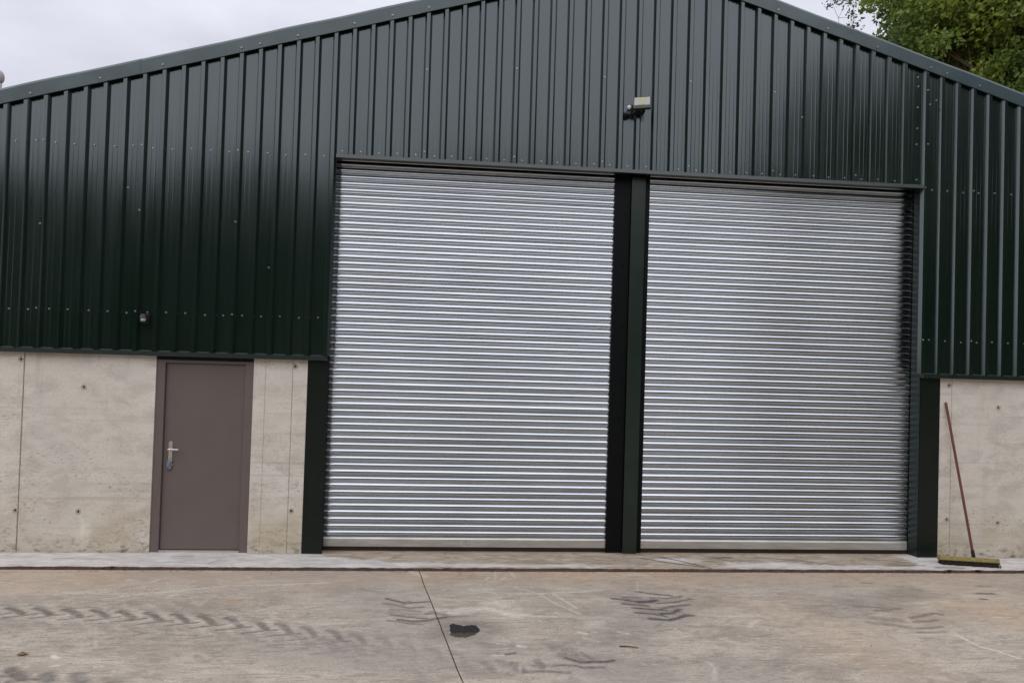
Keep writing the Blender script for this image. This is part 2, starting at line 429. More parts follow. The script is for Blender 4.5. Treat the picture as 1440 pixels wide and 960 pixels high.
STROKES = [
('t',0.34,0.16,[-6.2,-1.75,-4.6,-1.95,-3.2,-2.25,-2.2,-2.5]),
('t',0.5,0.14,[-1.6,-2.3,-0.6,-2.45]),
('t',0.022,0.75,[-6.041,-1.62,-5.937,-1.584,-5.838,-1.531]),
('t',0.05,0.71,[-6.152,-1.438,-6.08,-1.468,-5.954,-1.541]),
('t',0.03,0.41,[-6.26,-1.362,-6.186,-1.378,-6.09,-1.423]),
('t',0.022,0.75,[-5.829,-1.628,-5.724,-1.592,-5.62,-1.541]),
('t',0.05,0.71,[-5.933,-1.439,-5.861,-1.469,-5.735,-1.549]),
('t',0.03,0.41,[-6.038,-1.363,-5.964,-1.379,-5.87,-1.424]),
('t',0.022,0.75,[-5.619,-1.636,-5.511,-1.6,-5.404,-1.551]),
('t',0.05,0.71,[-5.714,-1.44,-5.643,-1.47,-5.517,-1.557]),
('t',0.03,0.41,[-5.816,-1.364,-5.743,-1.379,-5.65,-1.425]),
('t',0.022,0.75,[-5.402,-1.647,-5.293,-1.61,-5.181,-1.564]),
('t',0.05,0.71,[-5.488,-1.444,-5.418,-1.474,-5.293,-1.568]),
('t',0.03,0.41,[-5.588,-1.368,-5.515,-1.383,-5.424,-1.429]),
('t',0.022,0.75,[-5.16,-1.68,-5.049,-1.644,-4.934,-1.6]),
('t',0.05,0.71,[-5.235,-1.472,-5.166,-1.502,-5.043,-1.601]),
('t',0.03,0.41,[-5.332,-1.397,-5.259,-1.412,-5.169,-1.458]),
('t',0.022,0.75,[-4.944,-1.697,-4.831,-1.662,-4.713,-1.621]),
('t',0.05,0.71,[-5.009,-1.484,-4.941,-1.514,-4.819,-1.619]),
('t',0.03,0.41,[-5.102,-1.408,-5.03,-1.424,-4.942,-1.469]),
('t',0.022,0.75,[-4.727,-1.727,-4.612,-1.692,-4.491,-1.653]),
('t',0.05,0.71,[-4.78,-1.509,-4.713,-1.539,-4.595,-1.65]),
('t',0.03,0.41,[-4.871,-1.434,-4.799,-1.449,-4.713,-1.494]),
('t',0.022,0.75,[-4.502,-1.765,-4.386,-1.73,-4.262,-1.694]),
('t',0.05,0.71,[-4.543,-1.543,-4.478,-1.572,-4.363,-1.689]),
('t',0.03,0.41,[-4.631,-1.468,-4.56,-1.483,-4.475,-1.528]),
('t',0.022,0.75,[-4.283,-1.799,-4.165,-1.764,-4.039,-1.731]),
('t',0.05,0.71,[-4.312,-1.572,-4.248,-1.602,-4.137,-1.724]),
('t',0.03,0.41,[-4.396,-1.498,-4.326,-1.513,-4.243,-1.558]),
('t',0.022,0.75,[-4.066,-1.843,-3.948,-1.809,-3.82,-1.778]),
('t',0.05,0.71,[-4.083,-1.613,-4.02,-1.642,-3.913,-1.769]),
('t',0.03,0.41,[-4.164,-1.54,-4.094,-1.555,-4.014,-1.599]),
('t',0.022,0.75,[-3.848,-1.884,-3.728,-1.851,-3.598,-1.822]),
('t',0.05,0.71,[-3.851,-1.65,-3.789,-1.679,-3.688,-1.811]),
('t',0.03,0.41,[-3.929,-1.578,-3.86,-1.593,-3.781,-1.636]),
('t',0.022,0.75,[-3.632,-1.939,-3.511,-1.906,-3.38,-1.88]),
('t',0.05,0.71,[-3.622,-1.703,-3.561,-1.731,-3.466,-1.867]),
('t',0.03,0.41,[-3.696,-1.632,-3.628,-1.646,-3.551,-1.689]),
('t',0.022,0.66,[-3.433,-2.0,-3.312,-1.968,-3.181,-1.945]),
('t',0.05,0.63,[-3.41,-1.763,-3.351,-1.791,-3.262,-1.93]),
('t',0.03,0.36,[-3.481,-1.693,-3.414,-1.708,-3.34,-1.75]),
('t',0.022,0.57,[-3.229,-2.066,-3.107,-2.035,-2.975,-2.015]),
('t',0.05,0.54,[-3.192,-1.829,-3.134,-1.857,-3.051,-1.998]),
('t',0.03,0.31,[-3.26,-1.761,-3.193,-1.775,-3.121,-1.816]),
('t',0.022,0.48,[-3.022,-2.134,-2.9,-2.104,-2.768,-2.086]),
('t',0.05,0.46,[-2.971,-1.897,-2.916,-1.924,-2.84,-2.068]),
('t',0.03,0.26,[-3.036,-1.83,-2.971,-1.844,-2.901,-1.884]),
('t',0.022,0.39,[-2.835,-2.203,-2.712,-2.174,-2.58,-2.159]),
('t',0.05,0.37,[-2.771,-1.967,-2.716,-1.993,-2.647,-2.139]),
('t',0.03,0.21,[-2.832,-1.901,-2.768,-1.915,-2.7,-1.955]),
('t',0.022,0.3,[-2.636,-2.273,-2.514,-2.245,-2.382,-2.231]),
('t',0.05,0.29,[-2.559,-2.037,-2.506,-2.062,-2.444,-2.21]),
('t',0.03,0.17,[-2.617,-1.973,-2.554,-1.986,-2.488,-2.025]),
('t',0.022,0.25,[-2.447,-2.367,-2.325,-2.34,-2.194,-2.329]),
('t',0.05,0.24,[-2.356,-2.134,-2.305,-2.159,-2.251,-2.307]),
('t',0.03,0.14,[-2.411,-2.073,-2.349,-2.086,-2.286,-2.123]),
('t',0.022,0.25,[-2.255,-2.451,-2.134,-2.425,-2.005,-2.416]),
('t',0.05,0.24,[-2.151,-2.221,-2.102,-2.245,-2.056,-2.393]),
('t',0.03,0.14,[-2.204,-2.161,-2.143,-2.174,-2.082,-2.21]),
('t',0.022,0.25,[-2.081,-2.535,-1.96,-2.51,-1.832,-2.503]),
('t',0.05,0.24,[-1.964,-2.308,-1.916,-2.331,-1.878,-2.48]),
('t',0.03,0.14,[-2.014,-2.25,-1.954,-2.262,-1.895,-2.298]),
('t',0.07,0.7,[-4.99,-2.501,-4.928,-2.557,-4.832,-2.612]),
('t',0.03,0.7,[-4.891,-2.663,-4.806,-2.639,-4.71,-2.632]),
('t',0.03,0.6,[-5.023,-2.591,-4.949,-2.589]),
('t',0.08,0.6,[-4.705,-2.57,-4.639,-2.65]),
('t',0.08,0.55,[-4.509,-2.582,-4.424,-2.672]),
('t',0.08,0.4,[-4.263,-2.64,-4.214,-2.684]),
('t',0.05,0.3,[-3.827,-2.314,-3.779,-2.365,-3.726,-2.406]),
('t',0.03,0.25,[-3.723,-2.366,-3.642,-2.306]),
('t',0.1,0.2,[-4.076,-2.341,-3.935,-2.282]),
('t',0.12,0.2,[-4.548,-2.168,-4.495,-2.125]),
('t',0.1,0.25,[-4.994,-2.054,-4.814,-2.165]),
('t',0.12,0.18,[-5.124,-2.075,-4.974,-2.163]),
('t',0.025,0.8,[-2.59,-1.224,-2.525,-1.265,-2.412,-1.327]),
('t',0.025,0.7,[-2.411,-1.339,-2.329,-1.321,-2.199,-1.296]),
('t',0.03,0.5,[-2.6,-1.339,-2.465,-1.387,-2.367,-1.447,-2.24,-1.418]),
('t',0.04,0.4,[-2.514,-1.476,-2.386,-1.488,-2.268,-1.526]),
('t',0.03,0.6,[-2.208,-1.569,-2.129,-1.546]),
('t',0.03,0.6,[-2.503,-1.582,-2.374,-1.629,-2.203,-1.666]),
('t',0.03,0.75,[-2.435,-1.692,-2.299,-1.725,-2.2,-1.712,-2.113,-1.666,-2.023,-1.633]),
('t',0.03,0.4,[-2.523,-1.705,-2.363,-1.753,-2.229,-1.791]),
('t',0.1,0.25,[-2.496,-1.539,-2.263,-1.596]),
('t',0.04,0.4,[-2.421,-1.363,-2.378,-1.302]),
('t',0.028,0.95,[-0.497,-1.221,-0.39,-1.253,-0.266,-1.307]),
('t',0.05,1,[-0.266,-1.307,-0.176,-1.301,-0.09,-1.269]),
('t',0.028,0.85,[-0.427,-1.348,-0.262,-1.383,-0.205,-1.401]),
('t',0.025,0.8,[-0.218,-1.042,-0.091,-1.103,0.102,-1.153]),
('t',0.03,0.7,[-0.099,-1.339,0.103,-1.301,0.257,-1.229]),
('t',0.03,0.7,[-0.131,-1.48,0.016,-1.411,0.195,-1.364]),
('t',0.03,0.8,[-0.353,-1.441,-0.202,-1.471,-0.063,-1.499]),
('t',0.03,0.75,[-0.358,-1.551,-0.209,-1.575,-0.108,-1.638]),
('t',0.05,0.8,[-0.136,-1.575,-0.034,-1.561,0.066,-1.481]),
('t',0.045,0.85,[-0.265,-1.683,-0.107,-1.706,-0.025,-1.675,0.054,-1.619,0.132,-1.605]),
('t',0.03,0.6,[-0.387,-1.188,-0.211,-1.204]),
('t',0.03,0.6,[-0.121,-1.204,0.028,-1.22,0.19,-1.163]),
('t',0.14,0.3,[-0.336,-1.285,0.134,-1.285]),
('t',0.14,0.3,[-0.248,-1.545,0.033,-1.575]),
('t',0.04,0.35,[-0.281,-1.85,-0.198,-1.771]),
('t',0.03,0.4,[-0.293,-1.928,-0.145,-1.89]),
('t',0.035,0.5,[1.761,-1.397,1.936,-1.428,2.054,-1.484,2.183,-1.46]),
('t',0.03,0.5,[1.903,-1.497,2.02,-1.515]),
('t',0.04,0.5,[2.139,-1.67,2.31,-1.612,2.421,-1.568,2.482,-1.598]),
('t',0.035,0.5,[2.1,-1.756,2.229,-1.751,2.341,-1.72]),
('t',0.03,0.5,[2.023,-1.893,2.154,-1.88,2.279,-1.854]),
('t',0.03,0.4,[1.98,-1.966,2.107,-1.973,2.243,-1.953]),
('t',0.08,0.35,[1.744,-1.64,1.818,-1.698,1.984,-1.727]),
('t',0.06,0.35,[1.671,-1.768,1.812,-1.796,1.96,-1.879]),
('t',0.04,0.6,[3.263,-1.086,3.428,-1.092]),
('t',0.04,0.4,[3.454,-0.878,3.566,-0.885]),
('t',0.03,0.35,[2.635,-0.98,2.744,-0.986]),
('t',0.03,0.35,[2.232,-0.794,2.338,-0.809]),
('t',0.025,0.9,[3.179,-1.225,3.23,-1.239]),
('t',0.12,0.35,[-1.2,-2.184,-1.099,-2.208,-1.056,-2.319]),
('t',0.035,0.75,[-1.127,-2.382,-1.029,-2.449,-0.838,-2.448,-0.773,-2.428]),
('t',0.03,0.6,[-1.224,-2.493,-1.087,-2.495,-1.024,-2.53,-0.866,-2.529]),
('t',0.03,0.5,[-1.382,-2.505,-1.216,-2.503]),
('t',0.035,0.55,[-1.488,-2.596,-1.324,-2.58,-1.134,-2.602]),
('t',0.06,0.5,[-1.343,-2.42,-1.326,-2.521]),
('t',0.09,0.45,[-1.517,-2.479,-1.485,-2.558]),
('t',0.07,0.35,[-1.73,-2.455,-1.677,-2.574]),
('t',0.05,0.45,[-0.992,-2.309,-0.93,-2.405]),
('t',0.018,0.9,[-1.574,-2.323,-1.491,-2.296]),
('t',0.1,0.4,[-1.139,-2.328,-1.034,-2.425]),
('t',0.08,0.25,[-1.848,-2.59,-1.567,-2.633]),
('t',0.07,0.3,[-1.62,-2.416,-1.596,-2.497]),
('s',0.07,0.75,[-1.987,-1.546,-1.906,-1.483,-1.729,-1.454,-1.624,-1.489,-1.49,-1.585,-1.399,-1.614]),
('s',0.07,0.5,[-1.906,-1.506,-1.718,-1.46]),
('s',0.025,0.6,[-1.49,-1.591,-1.191,-1.623,-1.099,-1.629]),
('s',0.03,0.45,[-1.805,-1.013,-1.58,-1.101,-1.226,-1.106,-0.782,-1.054,-0.538,-1.008]),
('s',0.06,0.4,[-1.805,-0.989,-1.638,-0.989]),
('s',0.06,0.6,[-1.714,-1.339,-1.592,-1.333,-1.524,-1.394]),
('s',0.02,0.6,[-1.39,-0.935,-1.176,-1.106,-1.055,-1.333,-0.866,-1.573]),
('s',0.025,0.7,[-1.035,-1.106,-0.949,-1.285,-0.878,-1.44]),
('s',0.02,0.6,[-1.674,-0.736,-1.624,-0.659,-1.598,-0.671]),
('s',0.02,0.5,[-1.554,-0.48,-1.573,-0.716]),
('s',0.02,0.5,[-1.499,-0.716,-1.462,-0.658]),
('s',0.02,0.6,[-1.407,-0.458,-1.362,-0.676]),
('s',0.03,0.8,[-0.957,-1.943,-0.895,-1.968]),
('s',0.035,0.9,[-1.461,-2.181,-1.42,-2.191]),
('s',0.02,0.6,[-1.625,-2.145,-1.564,-2.162]),
('s',0.03,0.6,[-0.611,-1.938,-0.543,-1.976]),
('s',0.02,0.6,[-1.676,-2.336,-1.585,-2.333]),
('s',0.02,0.5,[-0.921,-2.046,-0.817,-2.119]),
('s',0.02,0.5,[-1.478,-2.479,-1.488,-2.596]),
('s',0.02,0.5,[1.898,-1.997,2.073,-2.016,2.238,-2.005,2.28,-2.041]),
('s',0.022,1,[2.28,-2.041,2.292,-2.126,2.31,-2.242,2.386,-2.313,2.456,-2.436]),
('s',0.03,0.4,[2.442,-1.332,2.67,-1.283,2.793,-1.299]),
('s',0.02,0.7,[2.942,-1.659,3.003,-1.662]),
('s',0.02,0.7,[3.055,-1.662,3.104,-1.666]),
('s',0.03,0.4,[1.597,-2.251,1.686,-2.314]),
('s',0.015,0.5,[1.306,-2.109,1.409,-2.11]),
('s',0.025,0.45,[-4.658,-1.111,-4.408,-1.011,-4.228,-0.95,-4.025,-0.907,-3.66,-0.895,-3.202,-0.821]),
('s',0.04,0.5,[-4.523,-1.18,-4.482,-1.142]),
('s',0.03,0.3,[-4.175,-1.303,-4.13,-1.147]),
('s',0.03,0.5,[-3.654,-1.508,-3.552,-1.437]),
('s',0.06,0.35,[-3.737,-1.751,-3.624,-1.705,-3.478,-1.692]),
('s',0.025,0.4,[-5.042,-1.243,-4.84,-1.149,-4.572,-1.025]),
('s',0.04,0.4,[-5.079,-0.763,-5.009,-0.781]),
('s',0.03,0.5,[-4.831,-0.797,-4.794,-0.743]),
('s',0.03,0.9,[-4.825,-2.301,-4.778,-2.341]),
('s',0.02,0.2,[-4.85,-1.719,-4.594,-2.189]),
('s',0.02,0.3,[-0.208,-1.052,-0.132,-0.781]),
('s',0.02,0.5,[0.46,-1.635,0.666,-1.612]),
('s',0.03,0.5,[0.541,-1.856,0.62,-1.762,0.706,-1.707]),
('s',0.02,0.4,[0.125,-1.59,0.344,-1.591]),
('s',0.05,0.3,[0.874,-1.048,1.072,-1.029]),
('s',0.03,0.4,[0.654,-1.152,0.861,-1.134]),
('s',0.03,0.4,[-0.059,-2.46,-0.049,-2.561,-0.11,-2.714]),
('s',0.06,0.5,[-2.416,-0.51,-2.273,-0.646]),
('s',0.04,0.4,[-2.167,-1.207,-1.922,-1.286]),
('s',0.05,0.4,[-2.108,-1.497,-2.027,-1.483]),
('s',0.03,0.3,[-3.116,-1.793,-2.857,-1.743]),
('b',0.09,0.6,[-3.94,-1.309,-3.866,-1.309]),
('b',0.15,0.35,[-3.368,-1.0,-3.29,-1.0]),
('b',0.35,0.35,[-5.94,-0.977,-5.867,-0.976]),
('b',0.5,0.3,[-5.5,-0.772,-5.424,-0.772]),
('b',0.45,0.55,[3.07,-1.672,3.152,-1.673]),
('b',0.5,0.35,[1.262,-2.023,1.336,-2.024]),
('b',0.4,0.25,[2.105,-1.729,2.185,-1.73]),
('b',0.5,0.2,[0.391,-1.29,0.473,-1.29]),
('b',0.5,0.3,[2.341,-0.537,2.438,-0.536]),
('b',0.6,0.35,[-0.834,-0.526,-0.743,-0.525]),
('b',0.4,0.3,[-2.295,-0.687,-2.21,-0.686]),
('b',0.5,0.25,[-2.994,-0.693,-2.911,-0.692]),
('b',0.5,0.3,[0.286,-0.58,0.378,-0.579]),
('b',0.5,0.35,[1.406,-0.654,1.5,-0.654]),
('b',0.5,0.3,[2.724,-1.376,2.811,-1.376]),
('b',0.5,0.3,[1.32,-2.48,1.388,-2.481]),
('b',0.5,0.3,[3.481,-1.008,3.574,-1.007]),
('b',0.4,0.25,[0.955,-1.539,1.035,-1.539]),
]
# ------------------------------------------------------------------ ground: far sheet, two yard slabs, apron
me = bpy.data.meshes.new('ground')
me.from_pydata([(-600, -600, -0.075), (600, -600, -0.075), (600, 600, -0.075), (-600, 600, -0.075)], [], [(0, 1, 2, 3)])
tag(link('ground', me, GROUND), kind='structure')

me = bpy.data.meshes.new('joint_bed')
me.from_pydata([(-12, -16, -0.029), (12, -16, -0.029), (12, -0.40, -0.029), (-12, -0.40, -0.029)], [], [(0, 1, 2, 3)])
tag(link('joint_bed', me, GAPFILL), kind='structure')

# fainter, broader repeats where wheels have gone over again
for k_, w_, i_, q_ in list(STROKES):
    if k_ == 't' and len(q_) == 6 and max(q_[0::2]) < -1.0 and min(q_[1::2]) > -3.0:
        for dx_, dy_, f_ in ((0.42, -0.30, 0.48), (-0.25, 0.24, 0.24)):
            STROKES.append((k_, w_ * 1.7, i_ * f_, [v + (dx_ if j % 2 == 0 else dy_) for j, v in enumerate(q_)]))
STROKES += [('t', .42, .34, [-1.96, -1.90, -1.80, -1.91]), ('t', .30, .22, [-0.6, -2.0, 0.3, -1.35]), ('t', .30, .20, [1.4, -1.5, 2.6, -1.1]), ('t', .4, .16, [-0.9, -2.5, 0.6, -2.6])]

def joint_x(y):
    return -2.335 + (-0.516 - y) * 0.2004

def paint(X, Y, kinds):
    """distance-field painting of wear marks; X, Y are 2-D arrays of vertex positions"""
    out = {k: np.zeros_like(X) for k in kinds}
    for k, w, inten, pts in STROKES:
        if k not in out: continue
        A = out[k]
        q = np.array(pts).reshape(-1, 2)
        pad = w * 1.5 + 0.02
        sel = (X > q[:, 0].min() - pad) & (X < q[:, 0].max() + pad) & (Y > q[:, 1].min() - pad) & (Y < q[:, 1].max() + pad)
        if not sel.any(): continue
        x, y = X[sel], Y[sel]
        d = np.full_like(x, 9.0)
        for a, b in zip(q[:-1], q[1:]):
            v = b - a; L = max(v @ v, 1e-9)
            t = np.clip(((x - a[0]) * v[0] + (y - a[1]) * v[1]) / L, 0, 1)
            d = np.minimum(d, np.hypot(x - a[0] - t * v[0], y - a[1] - t * v[1]))
        if k == 'b':
            val = inten * np.exp(-(d / w) ** 2 * 1.5)
            A[sel] = np.clip(A[sel] + val, 0, 1)
        else:
            hw = w * 0.6
            val = inten * (1.05 if q[:, 0].max() < -2.9 else 1.25 if k == 't' else 1.0) * np.clip(1.5 - d / hw, 0, 1)
            A[sel] = np.maximum(A[sel], val)
    return out

def grid_slab(name, X, Y, z, mat, attrs):
    """top sheet with a skirt: X, Y arrays [rows, cols]"""
    nr, nc = X.shape
    Z = np.full_like(X, z) if np.isscalar(z) else z
    co = np.stack([X, Y, Z], -1).reshape(-1, 3)
    idx = np.arange(nr * nc).reshape(nr, nc)
    f = np.stack([idx[:-1, :-1], idx[:-1, 1:], idx[1:, 1:], idx[1:, :-1]], -1).reshape(-1, 4)
    # skirt
    ring = np.concatenate([idx[0, :-1], idx[:-1, -1], idx[-1, :0:-1], idx[:0:-1, 0]])
    base = len(co)
    lo = co[ring].copy(); lo[:, 2] = -0.07
    co = np.concatenate([co, lo])
    n = len(ring); r2 = base + np.arange(n)
    sk = np.stack([ring, r2, np.roll(r2, -1), np.roll(ring, -1)], -1)
    f = np.concatenate([f, sk])
    me = bpy.data.meshes.new(name)
    me.vertices.add(len(co)); me.vertices.foreach_set('co', co.ravel().astype(np.float32))
    me.loops.add(f.size); me.loops.foreach_set('vertex_index', f.ravel().astype(np.int32))
    me.polygons.add(len(f)); me.polygons.foreach_set('loop_start', np.arange(0, f.size, 4, dtype=np.int32))
    me.update(calc_edges=True); me.validate()
    for k, a in attrs.items():
        at = me.attributes.new(k, 'FLOAT', 'POINT')
        v = np.zeros(len(co), np.float32); v[:nr * nc] = a.ravel()
        v[base:] = a.ravel()[ring]
        at.data.foreach_set('value', v)
    o = link(name, me, mat)
    me.materials.append(GAPFILL)
    mi = np.zeros(len(f), np.int32); mi[len(f) - n:] = 1
    me.polygons.foreach_set('material_index', mi)
    # make the top face up
    if me.polygons[0].normal.z < 0: me.flip_normals()
    return o

ys = np.concatenate([-0.492 - np.arange(0, 3.1, 0.011), np.linspace(-3.65, -15.5, 30)])
jit = np.cumsum(RNG.normal(0, 0.0005, len(ys))); jit -= np.linspace(0, jit[-1], len(ys))
edge_jit = RNG.normal(0, 0.004, 4000)

def yard(side):
    s = np.concatenate([np.array([0.0]), 0.004 + np.arange(0, 5.2 if side < 0 else 9.2, 0.012), np.linspace(5.35 if side < 0 else 9.3, 9.5 if side < 0 else 13.2, 12)])
    jx = joint_x(ys) + jit
    X = jx[:, None] + side * (0.0042 + s[None, :])
    Y = np.repeat(ys[:, None], len(s), 1)
    wob = np.interp(X[0], np.linspace(-14, 14, 900), np.convolve(RNG.normal(0, 0.006, 900), np.ones(3) / 3, 'same'))
    Y[0] += wob * 0.8
    if side < 0: X, Y = X[:, ::-1], Y[:, ::-1]
    P = paint(X, Y, ('t', 's', 'b'))
    band = np.clip(1.1 - (-(Y) - 0.5) / 0.5, 0, 1) * 0.55
    att = {'tyre': P['t'], 'scuff': P['s'], 'brown': np.clip(P['b'] + band, 0, 1)}
    o = grid_slab('yard_slab', X, Y, -0.02, YARD, att)
    tag(o, kind='structure')
yard(-1); yard(1)

# apron strip between the yard joint and the building
xs = np.concatenate([np.linspace(-9.5, -7.2, 12), np.arange(-7.15, 5.6, 0.014), np.linspace(5.7, 9.5, 16)])
ya = np.concatenate([-0.452 + np.arange(0, 0.5, 0.012), np.linspace(0.06, 0.34, 8)])
X = np.repeat(xs[None, :], len(ya), 0); Y = np.repeat(ya[:, None], len(xs), 1)
Y[0] += np.interp(xs, np.linspace(-10, 10, 700), np.convolve(RNG.normal(0, 0.010, 700), np.ones(3) / 3, 'same'))
left = np.clip((-2.75 - X - np.clip(Y + 0.45, 0, .5) * 1.6) / 0.8 + 0.5, 0, 1)
right = np.clip((X - 3.20 + np.clip(-0.05 - Y, 0, .5) * -0.35) / 0.35 + 0.5, 0, 1)
pale = np.maximum(left, right)
# lighter tongue of skim to the right of the pillar, and a pale patch before the right shutter
def blob(cx, cy, rx, ry, a):
    return a * np.exp(-((X - cx) / rx) ** 2 - ((Y - cy) / ry) ** 2)
pale = np.clip(pale + blob(0.45, -0.16, 0.35, 0.10, 0.75) + blob(1.5, -0.3, 0.55, 0.12, 0.6) + blob(-1.2, -0.36, 1.2, 0.06, 0.5)
               + np.clip((-0.14 - Y) / 0.2, 0, 1) * 0.27 + blob(2.6, -0.38, 0.9, 0.06, 0.5) + blob(-2.6, -0.30, 0.7, 0.12, 0.35), 0, 1)
STR_KEEP = STROKES
STROKES = [('t', .022, .8, [0.10, -0.10, 0.36, -0.24, 0.56, -0.33, 0.70, -0.40]), ('t', .02, .9, [0.33, -0.06, 0.50, -0.17, 0.64, -0.30, 0.78, -0.43]),
           ('t', .02, .7, [0.85, -0.02, 1.0, -0.12, 1.12, -0.2]), ('t', .05, .5, [0.95, -0.07, 1.15, -0.05]), ('t', .018, .7, [1.45, -0.03, 1.75, -0.12, 2.05, -0.20]),
           ('t', .03, .5, [2.75, -0.05, 3.05, -0.16, 3.25, -0.24]), ('t', .03, .55, [2.9, -0.28, 3.3, -0.30]), ('t', .05, .45, [3.4, -0.36, 3.7, -0.38]),
           ('t', .02, .6, [-4.95, -0.13, -4.75, -0.10]), ('t', .018, .5, [-4.5, -0.33, -4.42, -0.22]), ('t', .016, .5, [-6.1, -0.2, -5.9, -0.19]),
           ('t', .035, .40, [-8, -0.004, -5.25, -0.004]), ('t', .03, .40, [-4.22, -0.004, -3.45, -0.012]), ('t', .035, .45, [3.44, -0.012, 8, -0.004]), ('t', .06, .40, [-3.4, 0.10, 3.36, 0.10]), ('t', .05, .35, [-0.12, 0.05, 0.14, 0.05])]
PA = paint(X, Y, ('t',))
STROKES = STR_KEEP
tag(grid_slab('concrete_apron', X, Y, 0.0, APRON, {'pale': pale, 'tyre': PA['t']}), kind='structure')

# oil-dark puddle beside the slab joint
pts = [(-2.004, -1.80), (-1.985, -1.778), (-1.955, -1.776), (-1.925, -1.806), (-1.888, -1.822), (-1.85, -1.808), (-1.816, -1.795), (-1.783, -1.822),
       (-1.757, -1.868), (-1.764, -1.93), (-1.80, -1.985), (-1.845, -2.022), (-1.905, -2.036), (-1.955, -2.026), (-1.992, -1.985), (-1.998, -1.90)]
fin = []
for (xa, ya_), (xb, yb_) in zip(pts, pts[1:] + pts[:1]):
    for t_ in (0, 0.25, 0.5, 0.75):
        fin.append((xa + (xb - xa) * t_ + random.gauss(0, .005), ya_ + (yb_ - ya_) * t_ + random.gauss(0, .006)))
bm = bmesh.new()
add_prism(bm, fin, 'z', -0.024, -0.0178)
M = Mat('dark_wet_stain', rough=0.12, spec=0.15)
yy = M.xyz()['Y']
pn = M.noise((14, 20, 1), 4, 0.6)
rim = M.rng(M.math('ADD', yy, M.math('MULTIPLY', pn, 0.12)), -1.93, -1.87)
M.color(M.mix(rim, (0.075, 0.055, 0.038), (0.009, 0.007, 0.006)))
M.rough(M.rng(rim, 0, 1, 0.5, 0.15))
tag(link('puddle', bm_mesh('puddle', bm), M.m), kind='structure')

# ------------------------------------------------------------------ the shed
APEX, SLOPE, HALF, DEPTH = 6.878, 0.293, 8.2, 18.0
OPL, OPR, OPT, DRIP = -3.425, 3.43, 4.37, 2.155
def roof_z(x): return APEX - SLOPE * abs(x)

shed = empty('farm_shed')
tag(shed, 'dark green box-profile clad farm shed with pale concrete base and two shutter doors', 'shed')

RT, RB, RH = 0.019, 0.040, 0.037          # rib: half top, half base, height
PAN_Y = -0.024
def sheet_profile(xa, xb, ribs):
    def end_y(x):
        return PAN_Y - RH if any(abs(x - r) <= RT + 1e-6 for r in ribs) else PAN_Y
    pts = [(xa, end_y(xa))]
    for r in ribs:
        for dx, dy in ((-RB, 0), (-RT, -RH), (RT, -RH), (RB, 0)):
            x = r + dx
            if xa < x < xb: pts.append((x, PAN_Y + dy))
    # shallow swages in each pan
    sw = []
    for r in ribs:
        for c in (0.075, 0.125):
            for dx, dy in ((-0.009, 0), (-0.003, -0.0006), (0.003, -0.0006), (0.009, 0)):
                x = r + c + dx
                if xa < x < xb: sw.append((x, PAN_Y + dy))
    return sorted(pts + sw + [(xb, end_y(xb))])

def cladding_sheet(xa, xb, ribs, zb, yoff=0.0):
    prof = sheet_profile(xa, xb, ribs)
    if xa < 0 < xb and not any(abs(x) < 1e-4 for x, _ in prof):
        y0 = np.interp(0, [p[0] for p in prof], [p[1] for p in prof])
        prof = sorted(prof + [(0.0, y0)])
    vs, fs = [], []
    zb_f = zb if callable(zb) else (lambda x: zb)
    for x, y in prof:
        zt = roof_z(x) - 0.055
        vs += [(x, y + yoff, zb_f(x)), (x, y + yoff, zt)]
    for i in range(len(prof) - 1):
        a = 2 * i
        fs.append((a, a + 2, a + 3, a + 1))
    me = bpy.data.meshes.new('cladding_sheet')
    me.from_pydata(vs, [], fs)
    o = link('cladding_sheet', me, CLAD, shed)
    s = o.modifiers.new('thickness', 'SOLIDIFY'); s.thickness = 0.004; s.offset = -1
    return o

RIB0 = -6.857
def rib(i): return RIB0 + 0.2 * i
k = 0
# left bay: sheet laps at ribs 2, 7, 12, 17
bounds = [-8.2, rib(-3), rib(2), rib(7), rib(12), rib(17) + 0.041]
for a, b in zip(bounds[:-1], bounds[1:]):
    ribs = [rib(i) for i in range(-12, 18) if a - 0.05 < rib(i) < b + 0.001]
    # lap edge sits on the rib: cover from rib centre to rib centre, alternate sheets 1.5 mm proud
    cladding_sheet(a - (0.018 if a > -8 else 0), b, ribs, DRIP, -0.0016 * (k % 2)); k += 1
# above the doors: laps at 22, 27, 32, 37, 42, 47
bounds = [rib(17) + 0.042] + [rib(i) for i in (22, 27, 32, 37, 42, 47)] + [3.362]
for a, b in zip(bounds[:-1], bounds[1:]):
    ribs = [rib(i) for i in range(17, 52) if a - 0.05 < rib(i) < b + 0.001 and rib(i) < 3.3]
    cladding_sheet(a - (0.018 if a > -3.4 else 0), b, ribs, OPT, -0.0016 * (k % 2)); k += 1
# right bay: restarts at its own lap
R0 = 3.412
bounds = [3.345, R0 + 0.6, R0 + 1.6, R0 + 2.6, R0 + 3.6, 8.2]
for a, b in zip(bounds[:-1], bounds[1:]):
    ribs = [R0 + 0.2 * i for i in range(0, 24) if a - 0.05 < R0 + 0.2 * i < b + 0.001]
    xa = a - (0.018 if a > 3.5 else 0)
    if a < 3.4:
        # first sheet: two-step bottom so that the strip beside the opening hangs to the drip
        cladding_sheet(3.368, b, ribs, DRIP, -0.0032)
        cladding_sheet(3.300, 3.3675, [], OPT, -0.0032)
    else:
        cladding_sheet(xa, b, ribs, DRIP, -0.0016 * (k % 2))
    k += 1

